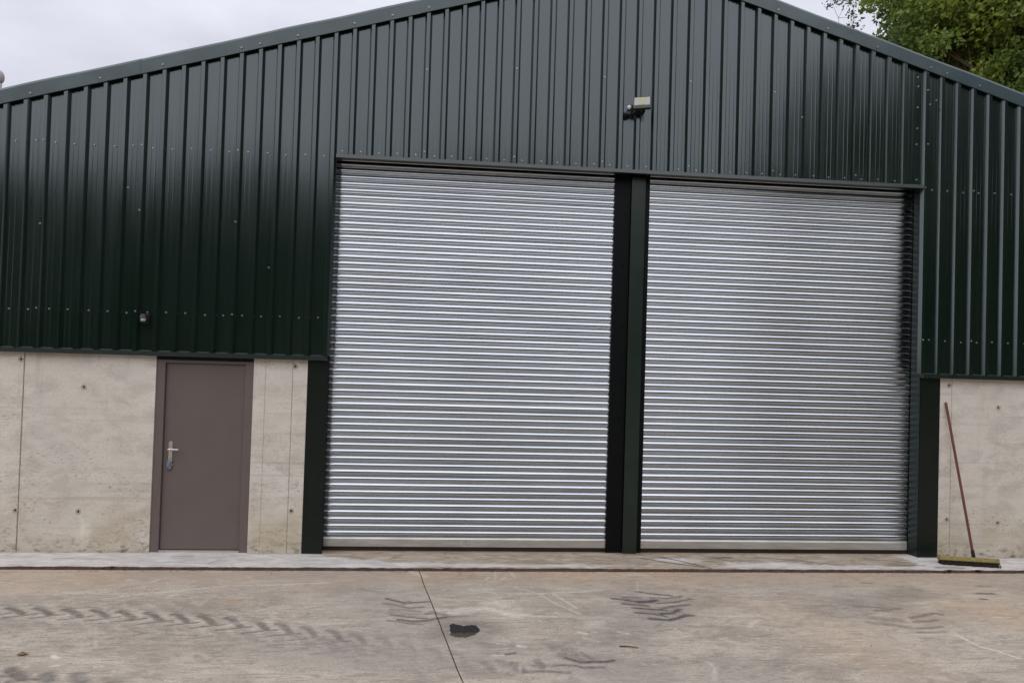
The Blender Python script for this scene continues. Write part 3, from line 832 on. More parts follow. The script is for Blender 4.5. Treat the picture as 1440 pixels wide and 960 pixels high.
# screws: zinc hex heads on washers, all in one piece (each about 3 px)
bm = bmesh.new()
def screw(x, z, on_rib=False, y=None):
    y0 = (PAN_Y - (RH if on_rib else 0) - 0.004) if y is None else y
    add_cyl(bm, (x, y0 + 0.003, z), (x, y0 - 0.003, z), 0.0098, 0.0090, 8)
    add_cyl(bm, (x, y0 - 0.003, z), (x, y0 - 0.010, z), 0.0062, 0.0055, 6)
jz = lambda a=0.008: random.uniform(-a, a)
for zr in (4.345, 2.565):
    for i in range(-6, 17):
        screw(rib(i) + 0.1 + jz(), zr + jz(0.01))
    for i in (2, 7, 12):
        screw(rib(i), zr + 0.01, True)
    for i in range(0, 14):
        screw(R0 + 0.1 + 0.2 * i + jz(), zr - 0.02 + jz(0.01))
    for i in (3, 8): screw(R0 + 0.2 * i, zr - 0.01, True)
screw(R0, 2.55, True)
for i in range(17, 50):
    if i in (35,): continue
    screw(rib(i) + 0.1 + jz(0.012), OPT + 0.045 + jz(0.006))
for i in (22, 27, 32, 37, 42, 47):
    screw(rib(i), OPT + 0.075, True)
    if i < 47: screw(rib(i), 5.40 + jz(0.05), True)
for i in (2, 7, 12): screw(rib(i), 3.60 + jz(0.15), True)
for z in (5.66, 5.55, 5.30, 5.05, 4.86, 4.44): screw(3.315 + jz(0.004), z, y=PAN_Y - 0.0075)
for z in (5.50, 5.33, 4.86): screw(R0 + 0.02 + jz(0.02), z, True)
for x, z in ((-2.9, 5.99), (3.55, 5.40), (0.75, 4.9), (1.9, 5.1), (-5.6, 3.9), (-4.1, 3.1)): screw(x, z)
for x in (-5.902, -5.27, -4.457, -4.263, -3.864, -3.262, -2.853, -2.456, -1.9, -1.2, 0.9, 1.56, 2.16, 2.77, 3.44, 3.64, 4.05, -6.6, -7.2, 4.8):
    screw(x, roof_z(x) - 0.105, y=-0.080)
tag(link('roofing_screws', bm_mesh('roofing_screws', bm), SCREW, shed), kind='stuff')

# barge flashings along the two roof slopes, in three lapped lengths each
def barge(sgn, u0, u1, lift):
    bm = bmesh.new()
    sec = [(-0.074, -0.150), (-0.0775, -0.010), (-0.066, 0.016), (0.16, 0.020), (0.16, 0.008), (-0.058, 0.004), (-0.060, -0.150)]
    n = 14
    rows = []
    for j in range(n + 1):
        u = u0 + (u1 - u0) * j / n
        w = 0.003 * math.sin(u * 5.1) + 0.002 * math.sin(u * 2.3 + sgn)
        rows.append([bm.verts.new((sgn * u, y - lift + 0.0015 * math.sin(u * 7 + i), roof_z(u) + dz + (w if dz > -0.1 else 0.5 * w) + lift * 0.5)) for i, (y, dz) in enumerate(sec)])
    for a, b in zip(rows[:-1], rows[1:]):
        for i in range(len(sec)):
            j = (i + 1) % len(sec)
            bm.faces.new((a[i], a[j], b[j], b[i]))
    bm.faces.new(rows[0]); bm.faces.new(rows[-1][::-1])
    bmesh.ops.recalc_face_normals(bm, faces=bm.faces[:])
    return link('barge_flashing', bm_mesh('barge_flashing', bm), TRIM, shed)
for sgn in (-1, 1):
    barge(sgn, 0.0, 2.55, 0.003 if sgn > 0 else 0.0032); barge(sgn, 2.50, 5.55, 0.0); barge(sgn, 5.50, HALF + 0.15, 0.003)

# roof, side walls, back wall, floor
bm = bmesh.new()
for sgn in (-1, 1):
    e = HALF + 0.2
    q = [bm.verts.new((0, 0.0, APEX - 0.03)), bm.verts.new((sgn * e, 0.0, roof_z(e) - 0.03)), bm.verts.new((sgn * e, DEPTH, roof_z(e) - 0.03)), bm.verts.new((0, DEPTH, APEX - 0.03))]
    bm.faces.new(q)
bmesh.ops.recalc_face_normals(bm, faces=bm.faces[:])
o = link('roof', bm_mesh('roof', bm), ROOF, shed)
s = o.modifiers.new('thickness', 'SOLIDIFY'); s.thickness = 0.03; s.offset = -1
for sgn in (-1, 1):
    bm = bmesh.new()
    x0, x1 = sorted((sgn * HALF, sgn * (HALF - 0.12)))
    add_box(bm, x0, x1, 0.21, DEPTH, -0.02, roof_z(HALF) - 0.08)
    link('side_wall', bm_mesh('side_wall', bm), CLAD, shed)
bm = bmesh.new()
add_prism(bm, [(-HALF, -0.02), (HALF, -0.02), (HALF, roof_z(HALF) - 0.08), (0, APEX - 0.09), (-HALF, roof_z(HALF) - 0.08)], 'y', DEPTH - 0.1, DEPTH)
link('back_wall', bm_mesh('back_wall', bm), CLAD, shed)
bm = bmesh.new(); add_box(bm, -HALF + .13, HALF - .13, 0.345, DEPTH - .11, -0.05, -0.004)
link('shed_floor', bm_mesh('shed_floor', bm), DARKIN, shed)
# inner lining behind the cladding
for a, b, z0 in ((-8.1, OPL - 0.26, 2.16), (OPR + 0.28, 8.1, 2.16), (OPL - 0.25, OPR + 0.27, 4.64)):
    bm = bmesh.new()
    top = [(a, roof_z(a) - 0.1), (b, roof_z(b) - 0.1)]
    pts = [(a, z0), (b, z0), (b, roof_z(b) - 0.1)] + ([(0, APEX - 0.1)] if a < 0 < b else []) + [(a, roof_z(a) - 0.1)]
    add_prism(bm, pts, 'y', 0.03, 0.06)
    link('lining_board', bm_mesh('lining_board', bm), DARKIN, shed)

# drip flashings under the cladding
def drip(xa, xb, z):
    bm = bmesh.new()
    add_prism(bm, [(-0.018, z + 0.012), (-0.066, z - 0.004), (-0.070, z - 0.048), (-0.060, z - 0.051), (0.03, z - 0.040), (0.03, z + 0.012)], 'x', xa, xb)
    return link('drip_flashing', bm_mesh('drip_flashing', bm), FLASH, shed)
drip(-8.2, OPL - 0.013, DRIP)
drip(OPR - 0.005, 8.2, DRIP)
bm = bmesh.new()
z = OPT
add_prism(bm, [(-0.018, z + 0.012), (-0.062, z + 0.004), (-0.067, z - 0.036), (-0.058, z - 0.039), (0.028, z - 0.030), (0.028, z + 0.26), (0.018, z + 0.26), (0.01, z + 0.012)], 'x', -3.415, 3.42)
link('lintel_flashing', bm_mesh('lintel_flashing', bm), FLASH, shed)

# clad posts beside the door opening, with their inner faces slightly splayed
def post(pts):
    bm = bmesh.new()
    add_prism(bm, pts, 'z', 0.0, DRIP - 0.045)
    bmesh.ops.bevel(bm, geom=[e for e in bm.edges if abs(e.verts[0].co.z - e.verts[1].co.z) > 1], offset=0.004, segments=2, affect='EDGES')
    link('flashed_post', bm_mesh('flashed_post', bm), STEEL_GREEN, shed)
post([(-3.648, -0.008), (OPL, -0.008), (OPL - 0.064, 0.33), (-3.648, 0.33)])
post([(OPR, -0.008), (3.682, -0.008), (3.682, 0.33), (OPR, 0.33)])
for pts, z0 in (([(OPL - 0.02, -0.018), (OPL, -0.018), (OPL - 0.066, 0.33), (OPL - 0.09, 0.33)], DRIP - 0.038),
                ([(OPR, -0.018), (OPR + 0.03, -0.018), (OPR + 0.03, 0.33), (OPR - 0.0005, 0.33)], DRIP - 0.038),
                ([(OPR - 0.001, -0.006), (OPR - 0.001, 0.34), (OPR - 0.095, 0.34), (OPR - 0.004, -0.006)], 0.001)):
    bm = bmesh.new()
    add_prism(bm, pts, 'z', z0, OPT + 0.2)
    link('reveal_flashing', bm_mesh('reveal_flashing', bm), REVEAL, shed)

# centre pillar: H-section column (front flange, web) with the shutter guides behind it
bm = bmesh.new()
add_box(bm, -0.075, 0.089, 0.064, 0.078, -0.004, OPT - 0.045, 0.002)
add_box(bm, 0.001, 0.013, 0.078, 0.335, -0.004, OPT - 0.045)
add_box(bm, -0.075, 0.089, 0.335, 0.349, -0.004, OPT + 0.1)
link('pillar', bm_mesh('pillar', bm), PILLAR, shed)

# concrete base: cast panels with formwork tie holes
def concrete_panel(x0, x1, holes=(), yf=0.0, z1=2.12):
    bm = bmesh.new()
    add_box(bm, x0, x1, yf, 0.2, -0.02, z1, 0.004)
    me = bm_mesh('concrete_panel', bm)
    o = link('concrete_panel', me, WALL, shed)
    if holes:
        cb = bmesh.new()
        for hx, hz in holes:
            add_cyl(cb, (hx, yf - 0.02, hz), (hx, yf + 0.03, hz), 0.0125, seg=14)
        cut = link('cutter', bm_mesh('cutter', cb))
        md = o.modifiers.new('holes', 'BOOLEAN'); md.operation = 'DIFFERENCE'; md.object = cut; md.solver = 'EXACT'
        dg = bpy.context.evaluated_depsgraph_get()
        new = bpy.data.meshes.new_from_object(o.evaluated_get(dg))
        o.modifiers.clear(); o.data = new; new.name = 'concrete_panel'
        bpy.data.objects.remove(cut, do_unlink=True)
        if not new.materials: new.materials.append(WALL)
        for hx, hz in holes:
            hb = bmesh.new()
            # ring of mortar round the hole, and the dark lining inside it
            ro, ri = 0.031, 0.0125
            n = 18
            vo = [hb.verts.new((hx + ro * math.cos(2 * math.pi * i / n) * random.uniform(.9, 1.1), yf - 0.0005, hz + ro * math.sin(2 * math.pi * i / n) * random.uniform(.9, 1.1))) for i in range(n)]
            vm = [hb.verts.new((hx + ri * 1.5 * math.cos(2 * math.pi * i / n), yf - 0.0035, hz + ri * 1.5 * math.sin(2 * math.pi * i / n))) for i in range(n)]
            vi = [hb.verts.new((hx + ri * .97 * math.cos(2 * math.pi * i / n), yf + 0.002, hz + ri * .97 * math.sin(2 * math.pi * i / n))) for i in range(n)]
            for A, B in ((vo, vm), (vm, vi)):
                for i in range(n):
                    j = (i + 1) % n
                    hb.faces.new((A[i], A[j], B[j], B[i]))
            nf = len(hb.faces)
            ve = [hb.verts.new((v.co.x, yf + 0.028, v.co.z)) for v in vi]
            for i in range(n):
                j = (i + 1) % n
                hb.faces.new((vi[i], vi[j], ve[j], ve[i]))
            hb.faces.new(ve)
            for f in list(hb.faces)[nf:]: f.material_index = 1
            hm = bm_mesh('tie_hole', hb)
            hm.materials.append(MORTAR); hm.materials.append(HOLE)
            link('tie_hole', hm, None, o)
    return o
concrete_panel(-8.2, -6.596, [(-6.615, 0.436), (-6.625, 2.028)], -0.006)
concrete_panel(-6.588, -5.248, [(-5.981, 1.75), (-5.985, 0.428)])
concrete_panel(-4.226, -4.098, (), 0.0)
concrete_panel(-4.096, -3.811, (), -0.001)
concrete_panel(-3.806, -3.650, [(-3.785, 2.032), (-3.772, 0.46)], -0.003)
concrete_panel(3.684, 3.830, [(3.795, 2.022), (3.795, 0.443)], -0.003)
concrete_panel(3.837, 8.2, [(4.425, 1.775), (4.439, 0.408)])
# back of the joints
for x in (-6.593, -4.0965, -3.8085, 3.835):
    bm = bmesh.new()
    add_box(bm, x - 0.003, x + 0.003, 0.0035, 0.15, -0.02, 2.1)
    link('joint_filler', bm_mesh('joint_filler', bm), JOINT, shed)

# personnel door
fr = bmesh.new()
X0, X1 = -5.246, -4.228
add_box(fr, X0, X0 + 0.088, 0.012, 0.12, 0.0, 2.068, 0.003)
add_box(fr, X1 - 0.088, X1, 0.012, 0.12, 0.0, 2.068, 0.003)
add_box(fr, X0 + 0.0882, X1 - 0.0882, 0.0135, 0.12, 2.034, 2.067, 0.003)
frame = link('door_frame', bm_mesh('door_frame', fr), FRAME, shed)
bm = bmesh.new(); add_box(bm, X0 - 0.002, X1 + 0.002, 0.004, 0.16, 2.072, 2.118)
link('head_packer', bm_mesh('head_packer', bm), STEEL_GREEN, shed)
bm = bmesh.new(); add_box(bm, X0 + 0.09, X1 - 0.09, 0.014, 0.12, 0.0, 0.022, 0.002)
link('threshold', bm_mesh('threshold', bm), CHROME, frame)
bm = bmesh.new(); add_box(bm, X0 + 0.092, X1 - 0.092, 0.040, 0.085, 0.027, 2.030, 0.003)
door = link('door', bm_mesh('door', bm), DOOR, shed)
bm = bmesh.new()
hx = -5.080
outl = [(hx - 0.021, 0.925), (hx + 0.021, 0.925), (hx + 0.021, 1.165)] + [(hx + 0.021 * math.cos(a), 1.165 + 0.021 * math.sin(a)) for a in (R(30), R(60), R(90), R(120), R(150))] + [(hx - 0.021, 1.165)]
add_prism(bm, outl, 'y', 0.0305, 0.0402)
bmesh.ops.bevel(bm, geom=[e for e in bm.edges], offset=0.0022, segments=1, affect='EDGES')
add_cyl(bm, (hx, 0.032, 1.105), (hx, -0.018, 1.105), 0.010, seg=12)
add_cyl(bm, (hx - 0.004, -0.016, 1.105), (hx + 0.105, -0.018, 1.103), 0.0105, 0.0085, seg=12)
add_cyl(bm, (hx, 0.032, 1.010), (hx, 0.018, 1.010), 0.0085, seg=12)
link('handle', bm_mesh('handle', bm), CHROME, door)
bm = bmesh.new()
# loose peeling film round the foot of the handle plate
g = []
for j in range(7):
    row = []
    for i in range(6):
        u, v = i / 5 - .5, j / 6
        row.append(bm.verts.new((hx - 0.006 + u * (0.062 - 0.02 * v) + 0.006 * math.sin(9 * v), 0.020 - 0.012 * math.cos(u * 5) + 0.006 * math.sin(7 * u + 8 * v), 0.985 - 0.10 * v + 0.012 * u)))
    g.append(row)
for a, b in zip(g[:-1], g[1:]):
    for i in range(5): bm.faces.new((a[i], a[i + 1], b[i + 1], b[i]))
fl = link('plastic_film', bm_mesh('plastic_film', bm, True), FILM, door)
fl.modifiers.new('thickness', 'SOLIDIFY').thickness = 0.001

# ------------------------------------------------------------------ roller shutters
PITCH_S = 0.0752
def slat_mesh(length):
    front = [(0.000, 0.002), (0.0015, -0.0060), (0.0050, -0.0098), (0.0090, -0.0100), (0.0115, -0.0080), (0.0145, -0.0092), (0.0195, -0.0128), (0.0275, -0.0148), (0.037, -0.0148), (0.047, -0.0128), (0.056, -0.0088),
             (0.0625, -0.0035), (0.0655, 0.0005), (0.0675, 0.0012), (0.0700, -0.0022), (0.0728, -0.0034), (0.0752, -0.0015), (0.0762, 0.004)]
    back = [(z, y + 0.006) for z, y in reversed(front[1:-1])]
    ring = front + back
    n = 14
    bm = bmesh.new()
    rows = []
    for j in range(n + 1):
        x = length * j / n
        rows.append([bm.verts.new((x, y, z)) for z, y in ring])
    for a, b in zip(rows[:-1], rows[1:]):
        for i in range(len(ring)):
            k2 = (i + 1) % len(ring)
            f = bm.faces.new((a[i], a[k2], b[k2], b[i])); f.smooth = True
    bmesh.ops.recalc_face_normals(bm, faces=bm.faces[:])
    return bm_mesh('slat', bm, True)
SLAT = slat_mesh(3.257)
SLAT.materials.append(GALV)

def shutter(x0, label, guides):
    cb = bmesh.new()      # the barrel above the lintel carries the curtain
    add_cyl(cb, (x0 + 0.002, 0.62, 4.56), (x0 + 3.258, 0.62, 4.56), 0.26, seg=28)
    sh = link('roller_shutter', bm_mesh('roller_shutter', cb, True), GALV, shed)
    sh['label'] = label
    sh.location = (0, -0.105, 0)
    for a, b, yf, yb in guides:
        gb = bmesh.new()
        add_box(gb, a, b, yf, yb, 0.0, OPT + 0.15, 0.002)
        link('guide_rail', bm_mesh('guide_rail', gb), GUIDE, sh)
    n = int((OPT + 0.30 - 0.135) / PITCH_S)
    for i in range(n):
        z = 0.153 + i * PITCH_S
        dz = max(0.0, z - 4.28)
        y = 0.232 + dz * dz * 0.9
        o = link('slat', SLAT, None, sh, (x0, y + random.gauss(0, 0.0007), z))
        o.rotation_euler = (-math.atan(1.8 * dz) * 0.8 + random.gauss(0, R(0.7)) + (R(random.choice((-3, 2.5))) if random.random() < 0.12 else 0), 0, 0)
    bb = bmesh.new()
    add_prism(bb, [(0.216, 0.048), (0.216, 0.132), (0.221, 0.138), (0.226, 0.150), (0.238, 0.150), (0.238, 0.048)], 'x', x0 + 0.002, x0 + 3.258)
    link('bottom_bar', bm_mesh('bottom_bar', bb), BAR, sh)
    rb = bmesh.new()
    add_box(rb, x0 + 0.004, x0 + 3.256, 0.219, 0.236, 0.001, 0.0475)
    link('rubber_seal', bm_mesh('rubber_seal', rb), RUBBER, sh)
    return sh
sh_l = shutter(-3.476, 'left roller shutter, its edge nearer the brown door', [(-3.475, -3.440, 0.208, 0.255), (-0.264, -0.080, 0.196, 0.300)])
sh_r = shutter(0.136, 'right roller shutter, beside the wall with the broom', [(0.093, 0.147, 0.196, 0.300), (3.388, 3.399, 0.214, 0.255)])
# bolts on the centre guide
bm = bmesh.new()
for z in (0.12, 0.62, 1.10, 1.55, 1.95, 2.6, 3.3, 3.9):
    add_cyl(bm, (-0.138, 0.197, z), (-0.138, 0.184, z), 0.013, 0.011, seg=6)
tag(link('guide_bolts', bm_mesh('guide_bolts', bm), GUIDE, sh_l), kind='stuff')
# small maker's sticker on the left bottom bar
M = Mat('grey_sticker', rough=0.5)
M.color(M.mix(M.rng(M.noise((70, 1, 190), 3, 0.5), 0.50, 0.54), (0.42, 0.42, 0.42), (0.22, 0.22, 0.24)))
bm = bmesh.new(); add_box(bm, -1.895, -1.815, 0.2150, 0.2158, 0.066, 0.121)
link('sticker', bm_mesh('sticker', bm), M.m, sh_l)

# ------------------------------------------------------------------ floodlight on the gable
fl = empty('floodlight', (-0.065, -0.065, 5.045))
tag(fl, 'small black LED floodlight with motion sensor, on the cladding above the pillar', 'floodlight')
def lp(o, par):
    o.parent = par; o.matrix_parent_inverse = Matrix.Identity(4); return o
TILT = Matrix.Translation((0.02, -0.105, 0.055)) @ Matrix.Rotation(R(-18), 4, 'Z') @ Matrix.Rotation(R(-22), 4, 'X')
bm = bmesh.new(); add_box(bm, -0.098, 0.098, -0.016, 0.018, -0.092, 0.070, 0.005)
for i in range(9):
    add_box(bm, -0.085 + i * 0.02, -0.079 + i * 0.02, 0.0182, 0.034, -0.055, 0.055)
bm.transform(TILT); lp(link('housing', bm_mesh('housing', bm), BLACK), fl)
bm = bmesh.new(); add_box(bm, -0.086, 0.086, -0.0185, -0.0165, -0.052, 0.060); bm.transform(TILT)
ln = lp(link('glass', bm_mesh('glass', bm), LENS), fl)
bm = bmesh.new(); add_box(bm, -0.042, 0.036, -0.0205, -0.0188, -0.046, 0.058); bm.transform(TILT)
lp(link('led_board', bm_mesh('led_board', bm), LED), ln)
bm = bmesh.new()
add_box(bm, -0.035, 0.035, 0.008, 0.020, -0.050, -0.010, 0.003)
add_box(bm, -0.055, -0.049, -0.09, 0.012, -0.045, 0.03); add_box(bm, 0.055, 0.061, -0.09, 0.012, -0.045, 0.03)
add_box(bm, -0.0485, 0.0545, -0.0, 0.0075, -0.045, -0.020)
lp(link('bracket', bm_mesh('bracket', bm), BLACK), fl)
bm = bmesh.new()
add_box(bm, -0.150, -0.085, -0.060, 0.006, -0.070, -0.030, 0.008)
add_cyl(bm, (-0.118, -0.04, -0.032), (-0.118, -0.055, 0.008), 0.020, 0.016, 12)
sn = lp(link('motion_sensor', bm_mesh('motion_sensor', bm), BLACK), fl)
bm = bmesh.new(); bmesh.ops.create_uvsphere(bm, u_segments=14, v_segments=9, radius=0.024, matrix=Matrix.Translation((-0.118, -0.072, 0.006)))
lp(link('sensor_lens', bm_mesh('sensor_lens', bm, True), WHITE), sn)

# ------------------------------------------------------------------ small wall sensor above the door
ws = empty('wall_sensor', (-5.352, -0.055, 2.50))
tag(ws, 'small dark wall sensor with pale lens, on the cladding above the brown door', 'sensor')
bm = bmesh.new(); add_box(bm, -0.036, 0.036, 0.0, 0.032, -0.05, 0.05, 0.006); add_cyl(bm, (0, 0.01, -0.01), (0, -0.045, -0.01), 0.018, 0.018, 12)
lp(link('back_box', bm_mesh('back_box', bm), BLACK), ws)
bm = bmesh.new(); add_cyl(bm, (0, -0.048, 0.004), (0, -0.048, 0.046), 0.040, 0.026, 18)
add_cyl(bm, (0, -0.048, -0.040), (0, -0.048, -0.0345), 0.034, 0.034, 18)
lp(link('cap', bm_mesh('cap', bm), BLACK), ws)
bm = bmesh.new(); add_cyl(bm, (0, -0.050, -0.030), (0, -0.050, 0.0035), 0.024, 0.027, 18)
lp(link('lens', bm_mesh('lens', bm, True), mat_plain('frosted_lens', (0.50, 0.51, 0.54), 0.3)), ws)

# ------------------------------------------------------------------ yard broom leaning on the wall
br = empty('broom', (3.85, -0.27, 0.0))
tag(br, 'long red-handled yard broom leaning against the concrete wall by the right shutter', 'broom')
L = Vector((-0.315, 0.045, 0)); Rr = Vector((0.305, -0.075, 0))
ax = (Rr - L).normalized(); nrm = Vector((ax.y, -ax.x, 0))
def bframe(bm, lift=0.0):
    mt = Matrix((ax, -nrm, Vector((0, 0, 1)))).transposed().to_4x4()
    mt.translation = (L + Rr) / 2
    bm.transform(mt)
hl = (Rr - L).length / 2
bm = bmesh.new(); add_box(bm, -hl, hl, -0.036, 0.036, 0.040, 0.088, 0.007)
bm.transform(Matrix.Rotation(R(-16), 4, 'X')); bframe(bm)
hd = lp(link('head', bm_mesh('head', bm), BROOM_WOOD), br)
bm = bmesh.new()
for i in range(46):
    for j in range(4):
        x = -hl + 0.012 + (2 * hl - 0.024) * i / 45; y = -0.026 + 0.0175 * j
        z0 = -0.001
        add_cyl(bm, (x + random.uniform(-.008, .008), y * 1.25 - 0.010 + random.uniform(-.006, .006), z0 + random.uniform(0, .004)), (x, y, 0.050), 0.0075, 0.005, 5)
bframe(bm)
tag(lp(link('bristles', bm_mesh('bristles', bm), BRISTLE), hd), kind='stuff')
foot = Vector((0.112, 0.065, 0.090)); topp = Vector((-0.105, 0.250, 1.815))
bm = bmesh.new()
d = (topp - foot).normalized()
add_cyl(bm, foot - d * 0.05, foot + d * 0.06, 0.021, 0.018, 12)
lp(link('socket', bm_mesh('socket', bm), BLACK), br)
bm = bmesh.new(); add_cyl(bm, foot + d * 0.03, topp, 0.0145, 0.0135, 12)
bmesh.ops.create_icosphere(bm, subdivisions=1, radius=0.0135, matrix=Matrix.Translation(topp))
lp(link('handle', bm_mesh('handle', bm), BROOM_HANDLE), br)

# ------------------------------------------------------------------ bits lying on the yard
bm = bmesh.new(); add_cyl(bm, (-0.672, -2.208, -0.013), (-0.60, -2.215, -0.012), 0.006, 0.005, 6); add_cyl(bm, (-0.60, -2.215, -0.012), (-0.532, -2.236, -0.014), 0.005, 0.003, 6)
tag(link('twig', bm_mesh('twig', bm), mat_plain('reddish_twig', (0.13, 0.06, 0.04), 0.8)), 'short reddish brown twig lying on the concrete yard before the pillar', 'twig')
bm = bmesh.new()
pl = [(-5.085, -2.285, -.016), (-5.06, -2.262, -.004), (-5.03, -2.268, -.012), (-4.998, -2.285, -.002), (-5.03, -2.300, -.010), (-5.06, -2.302, -.015)]
vs = [bm.verts.new(p) for p in pl]; c = bm.verts.new((-5.04, -2.284, -0.006))
for i in range(6): bm.faces.new((vs[i], vs[(i + 1) % 6], c))
lf = link('dead_leaf', bm_mesh('dead_leaf', bm), mat_plain('brown_leaf', (0.16, 0.085, 0.03), 0.8))
lf.modifiers.new('thickness', 'SOLIDIFY').thickness = 0.0015
tag(lf, 'curled brown dead leaf on the yard near the bottom left corner', 'leaf')
bm = bmesh.new()
def pebble(x, y, r):
    mt = Matrix.Translation((x, y, -0.02 + r * 0.4)) @ Matrix.Rotation(random.uniform(0, 6), 4, 'Z') @ Matrix.Diagonal((r, r * random.uniform(.6, 1), r * .6, 1))
    q = bmesh.ops.create_icosphere(bm, subdivisions=1, radius=1.0, matrix=mt)
    for v in q['verts']: v.co += Vector((random.gauss(0, r * .12), random.gauss(0, r * .12), 0))
for i in range(70):
    pebble(random.uniform(-6.5, 4.6), -0.53 - random.random() ** 1.6 * 2.4, random.choice((.003, .003, .004, .004, .006)))
for i in range(140): pebble(random.uniform(-6.5, 4.6), -0.51 - abs(random.gauss(0, .02)), random.uniform(.003, .006))
tag(link('grit', bm_mesh('grit', bm), mat_plain('grit', (0.10, 0.085, 0.07), 0.9, var=0.7, scale=50)), kind='stuff', label='dark grit and crumbs scattered over the concrete yard', cat='grit')

# ------------------------------------------------------------------ trees
def leaf_cloud(name, centres, radii, per, size, mat, parent=None, bright=0.5, flat=0.75, seed=1):
    rg = np.random.default_rng(seed)
    C, S, T = [], [], []
    for c, r in zip(centres, radii):
        n = int(per * (r ** 2))
        v = rg.normal(size=(n, 3)); v /= np.linalg.norm(v, axis=1)[:, None]
        rad = r * rg.random(n) ** 0.45
        p = np.array(c) + v * rad[:, None] * np.array([1, 1, flat])
        C.append(p); S.append(size * rg.uniform(0.6, 1.35, n))
        T.append(np.clip(rg.normal(bright + rg.normal(0, 0.27), 0.16, n), 0, 1))
    C = np.concatenate(C); S = np.concatenate(S); T = np.concatenate(T)
    n = len(C)
    a = rg.normal(size=(n, 3)); a[:, 2] -= 0.3; a /= np.linalg.norm(a, axis=1)[:, None]
    b = rg.normal(size=(n, 3)); b -= (a * b).sum(1)[:, None] * a; b /= np.linalg.norm(b, axis=1)[:, None]
    h = np.cross(a, b)
    l, w = S[:, None], S[:, None] * 0.30
    V = np.stack([C, C + a * l * .45 + b * w + h * w * .3, C + a * l, C + a * l * .45 - b * w + h * w * .3], 1).reshape(-1, 3)
    me = bpy.data.meshes.new(name)
    me.vertices.add(4 * n); me.vertices.foreach_set('co', V.ravel().astype(np.float32))
    tri = (np.arange(n)[:, None] * 4 + np.array([0, 1, 2, 0, 2, 3])).ravel()
    me.loops.add(6 * n); me.loops.foreach_set('vertex_index', tri.astype(np.int32))
    me.polygons.add(2 * n); me.polygons.foreach_set('loop_start', np.arange(0, 6 * n, 3, dtype=np.int32))
    me.update(calc_edges=True)
    at = me.attributes.new('tint', 'FLOAT', 'POINT'); at.data.foreach_set('value', np.repeat(T, 4).astype(np.float32))
    return link(name, me, mat, parent)

def limb(bm, p0, p1, r0, r1, wob=0.15, n=5):
    p0, p1 = Vector(p0), Vector(p1)
    L = (p1 - p0).length
    pts = [p0 + (p1 - p0) * (i / n) + Vector((random.gauss(0, wob), random.gauss(0, wob), random.gauss(0, wob))) * L * 0.12 * math.sin(math.pi * i / n) for i in range(n + 1)]
    for i in range(n):
        add_cyl(bm, pts[i], pts[i + 1], r0 + (r1 - r0) * i / n, r0 + (r1 - r0) * (i + 1) / n, 7)
    return pts

def tree(name, base, crown_c, crown_r, label, leaf_mat, nclump, clump_r, per, size, bright, seed, trunk_r=0.22, flat=0.75, keep=None):
    random.seed(seed)
    rg = np.random.default_rng(seed)
    t = empty(name, base)
    tag(t, label, 'tree', 'trees standing behind the shed')
    bx, by, bz = base
    cc = Vector(crown_c) - Vector(base)
    bm = bmesh.new()
    top = Vector((cc.x * .8, cc.y * .8, cc.z + crown_r[2] * 0.55))
    sp = limb(bm, (0, 0, -0.1), top, trunk_r, 0.04, 0.5, 9)
    cs, rs = [], []
    for i in range(nclump):
        v = rg.normal(size=3); v /= np.linalg.norm(v)
        d = rg.random() ** 0.38
        p = np.array(cc) + v * d * np.array(crown_r) * rg.uniform(0.85, 1.08)
        if keep is not None and not keep(p + np.array(base)): continue
        cs.append(p); rs.append(clump_r * rg.uniform(0.6, 1.25))
    link('trunk', bm_mesh('trunk', bm, True), BARK, t)
    bb = bmesh.new()
    for i in range(0, len(cs), 4):
        c = Vector(cs[i])
        k2 = min(len(sp) - 1, max(2, int(len(sp) * (0.25 + 0.6 * (c.z - cc.z + crown_r[2]) / (2 * crown_r[2])))))
        limb(bb, sp[k2], c, trunk_r * 0.17, 0.008, 0.5, 6)
    link('branches', bm_mesh('branches', bb, True), BARK, t)
    leaf_cloud('crown', cs, rs, per, size, leaf_mat, t, bright, flat, seed)
    return t

tree('broadleaf_tree', (12.2, 10.2, 0), (12.55, 9.9, 12.0), (3.0, 2.6, 4.7), 'bright green broadleaf tree rising behind the right roof slope, nearest the sky', LEAF_A, 260, 0.66, 800, 0.135, 0.70, 11, 0.24)
tree('bushy_tree', (15.6, 9.0, 0), (15.2, 8.8, 11.2), (3.2, 2.6, 4.6), 'dark green dense tree behind the right roof slope at the top right corner', LEAF_B, 190, 0.66, 700, 0.135, 0.52, 23, 0.26)
tree('broadleaf_tree', (17.5, 15.0, 0), (16.6, 14.5, 13.2), (4.2, 3.0, 5.5), 'deep green tree filling the gap behind the two nearer trees', LEAF_B, 130, 0.95, 300, 0.22, 0.40, 31, 0.3)
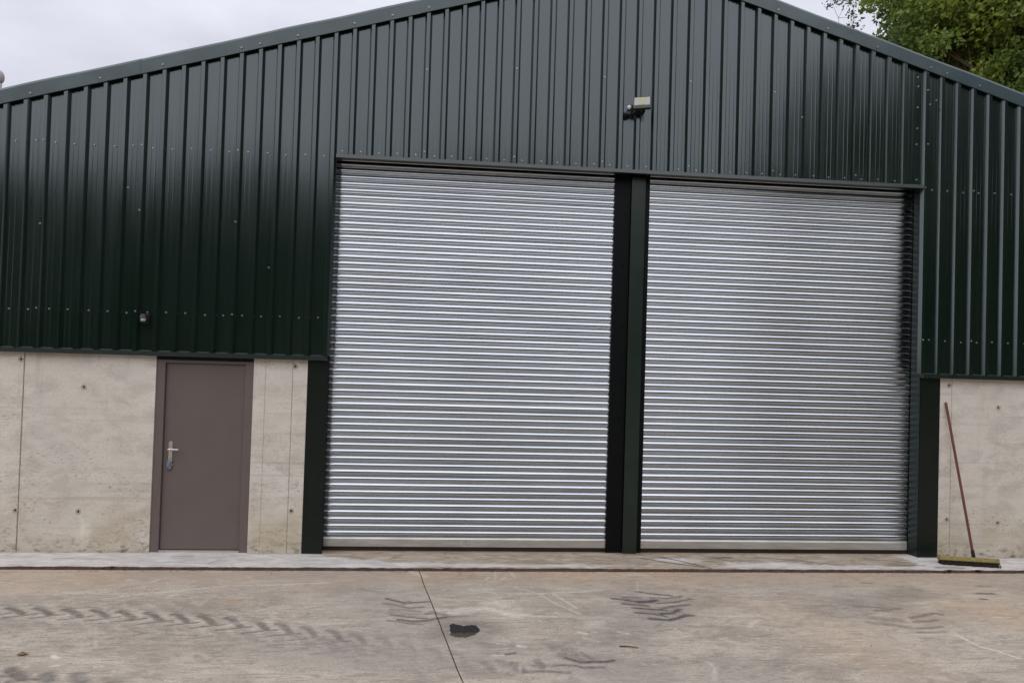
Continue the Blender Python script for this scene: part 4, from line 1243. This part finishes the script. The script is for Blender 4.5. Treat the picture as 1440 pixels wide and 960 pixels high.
# thin sapling against the sky
random.seed(5)
t = empty('sapling', (9.3, 11.6, 0))
tag(t, 'thin sparse sapling against the sky at the left edge of the trees', 'tree')
bm = bmesh.new(); cs = []; 
for (dx, dy, h) in ((0, 0, 12.9), (-0.7, 0.2, 12.2), (0.55, 0.1, 13.4), (-1.25, 0.1, 11.4), (0.2, 0.3, 11.6)):
    sp = limb(bm, (dx * .5, dy * .5, -0.1), (dx, dy, h), 0.045, 0.006, 0.06, 12)
    for k2 in range(6, 13):
        for q in range(3):
            e = sp[k2] + Vector((random.gauss(0, .3), random.gauss(0, .3), random.uniform(.1, .5)))
            limb(bm, sp[k2], e, 0.006, 0.003, 0.1, 3); cs.append(tuple(e))
link('trunk', bm_mesh('trunk', bm, True), BARK, t)
leaf_cloud('crown', cs, [0.30] * len(cs), 480, 0.095, LEAF_C, t, 0.5, 1.0, 3)

# wood on the far side of the yard (mirrored in the cladding and the shutters)
rg = np.random.default_rng(77)
cs, rs = [], []
tr = bmesh.new()
for x in np.arange(-26, 48, 2.6):
    tall = 10.2 if x < 12 else 10.2 + min(1, (x - 12) / 5) * 8.5
    h = tall * rg.uniform(0.92, 1.06)
    y = -21 + rg.uniform(-1.5, 1.5)
    add_cyl(tr, (x, y, -0.1), (x, y, h * 0.7), 0.22, 0.1, 7)
    for i in range(int(5 + h * 1.6)):
        zz = rg.uniform(0.08, 0.93) * h
        w = 2.2 * (1 - 0.55 * (zz / h) ** 3)
        cs.append((x + rg.normal(0, w * .6), y + rg.normal(0, 1.0), zz)); rs.append(rg.uniform(1.0, 1.6))
wood = leaf_cloud('far_wood', cs, rs, 110, 0.5, LEAF_D, None, 0.4, 0.85, 9)
tag(wood, 'wood of dense trees on the far side of the yard', 'wood', kind='stuff')
link('far_wood_trunks', bm_mesh('far_wood_trunks', tr), BARK, wood)

# grey round-topped pole beyond the left roof edge
pole = empty('pole', (-20.95, 20.0, 0))
tag(pole, 'grey pole with a rounded top just showing beyond the left roof edge', 'pole')
GREY = mat_plain('weathered_grey', (0.36, 0.31, 0.32), 0.8)
bm = bmesh.new(); add_cyl(bm, (0, 0, -0.1), (0, 0, 12.5), 0.16, 0.12, 12)
lp(link('shaft', bm_mesh('shaft', bm, True), GREY), pole)
bm = bmesh.new(); bmesh.ops.create_uvsphere(bm, u_segments=14, v_segments=10, radius=1.0, matrix=Matrix.Translation((0.02, 0, 12.75)) @ Matrix.Diagonal((.18, .18, .28, 1)))
lp(link('finial', bm_mesh('finial', bm, True), GREY), pole)
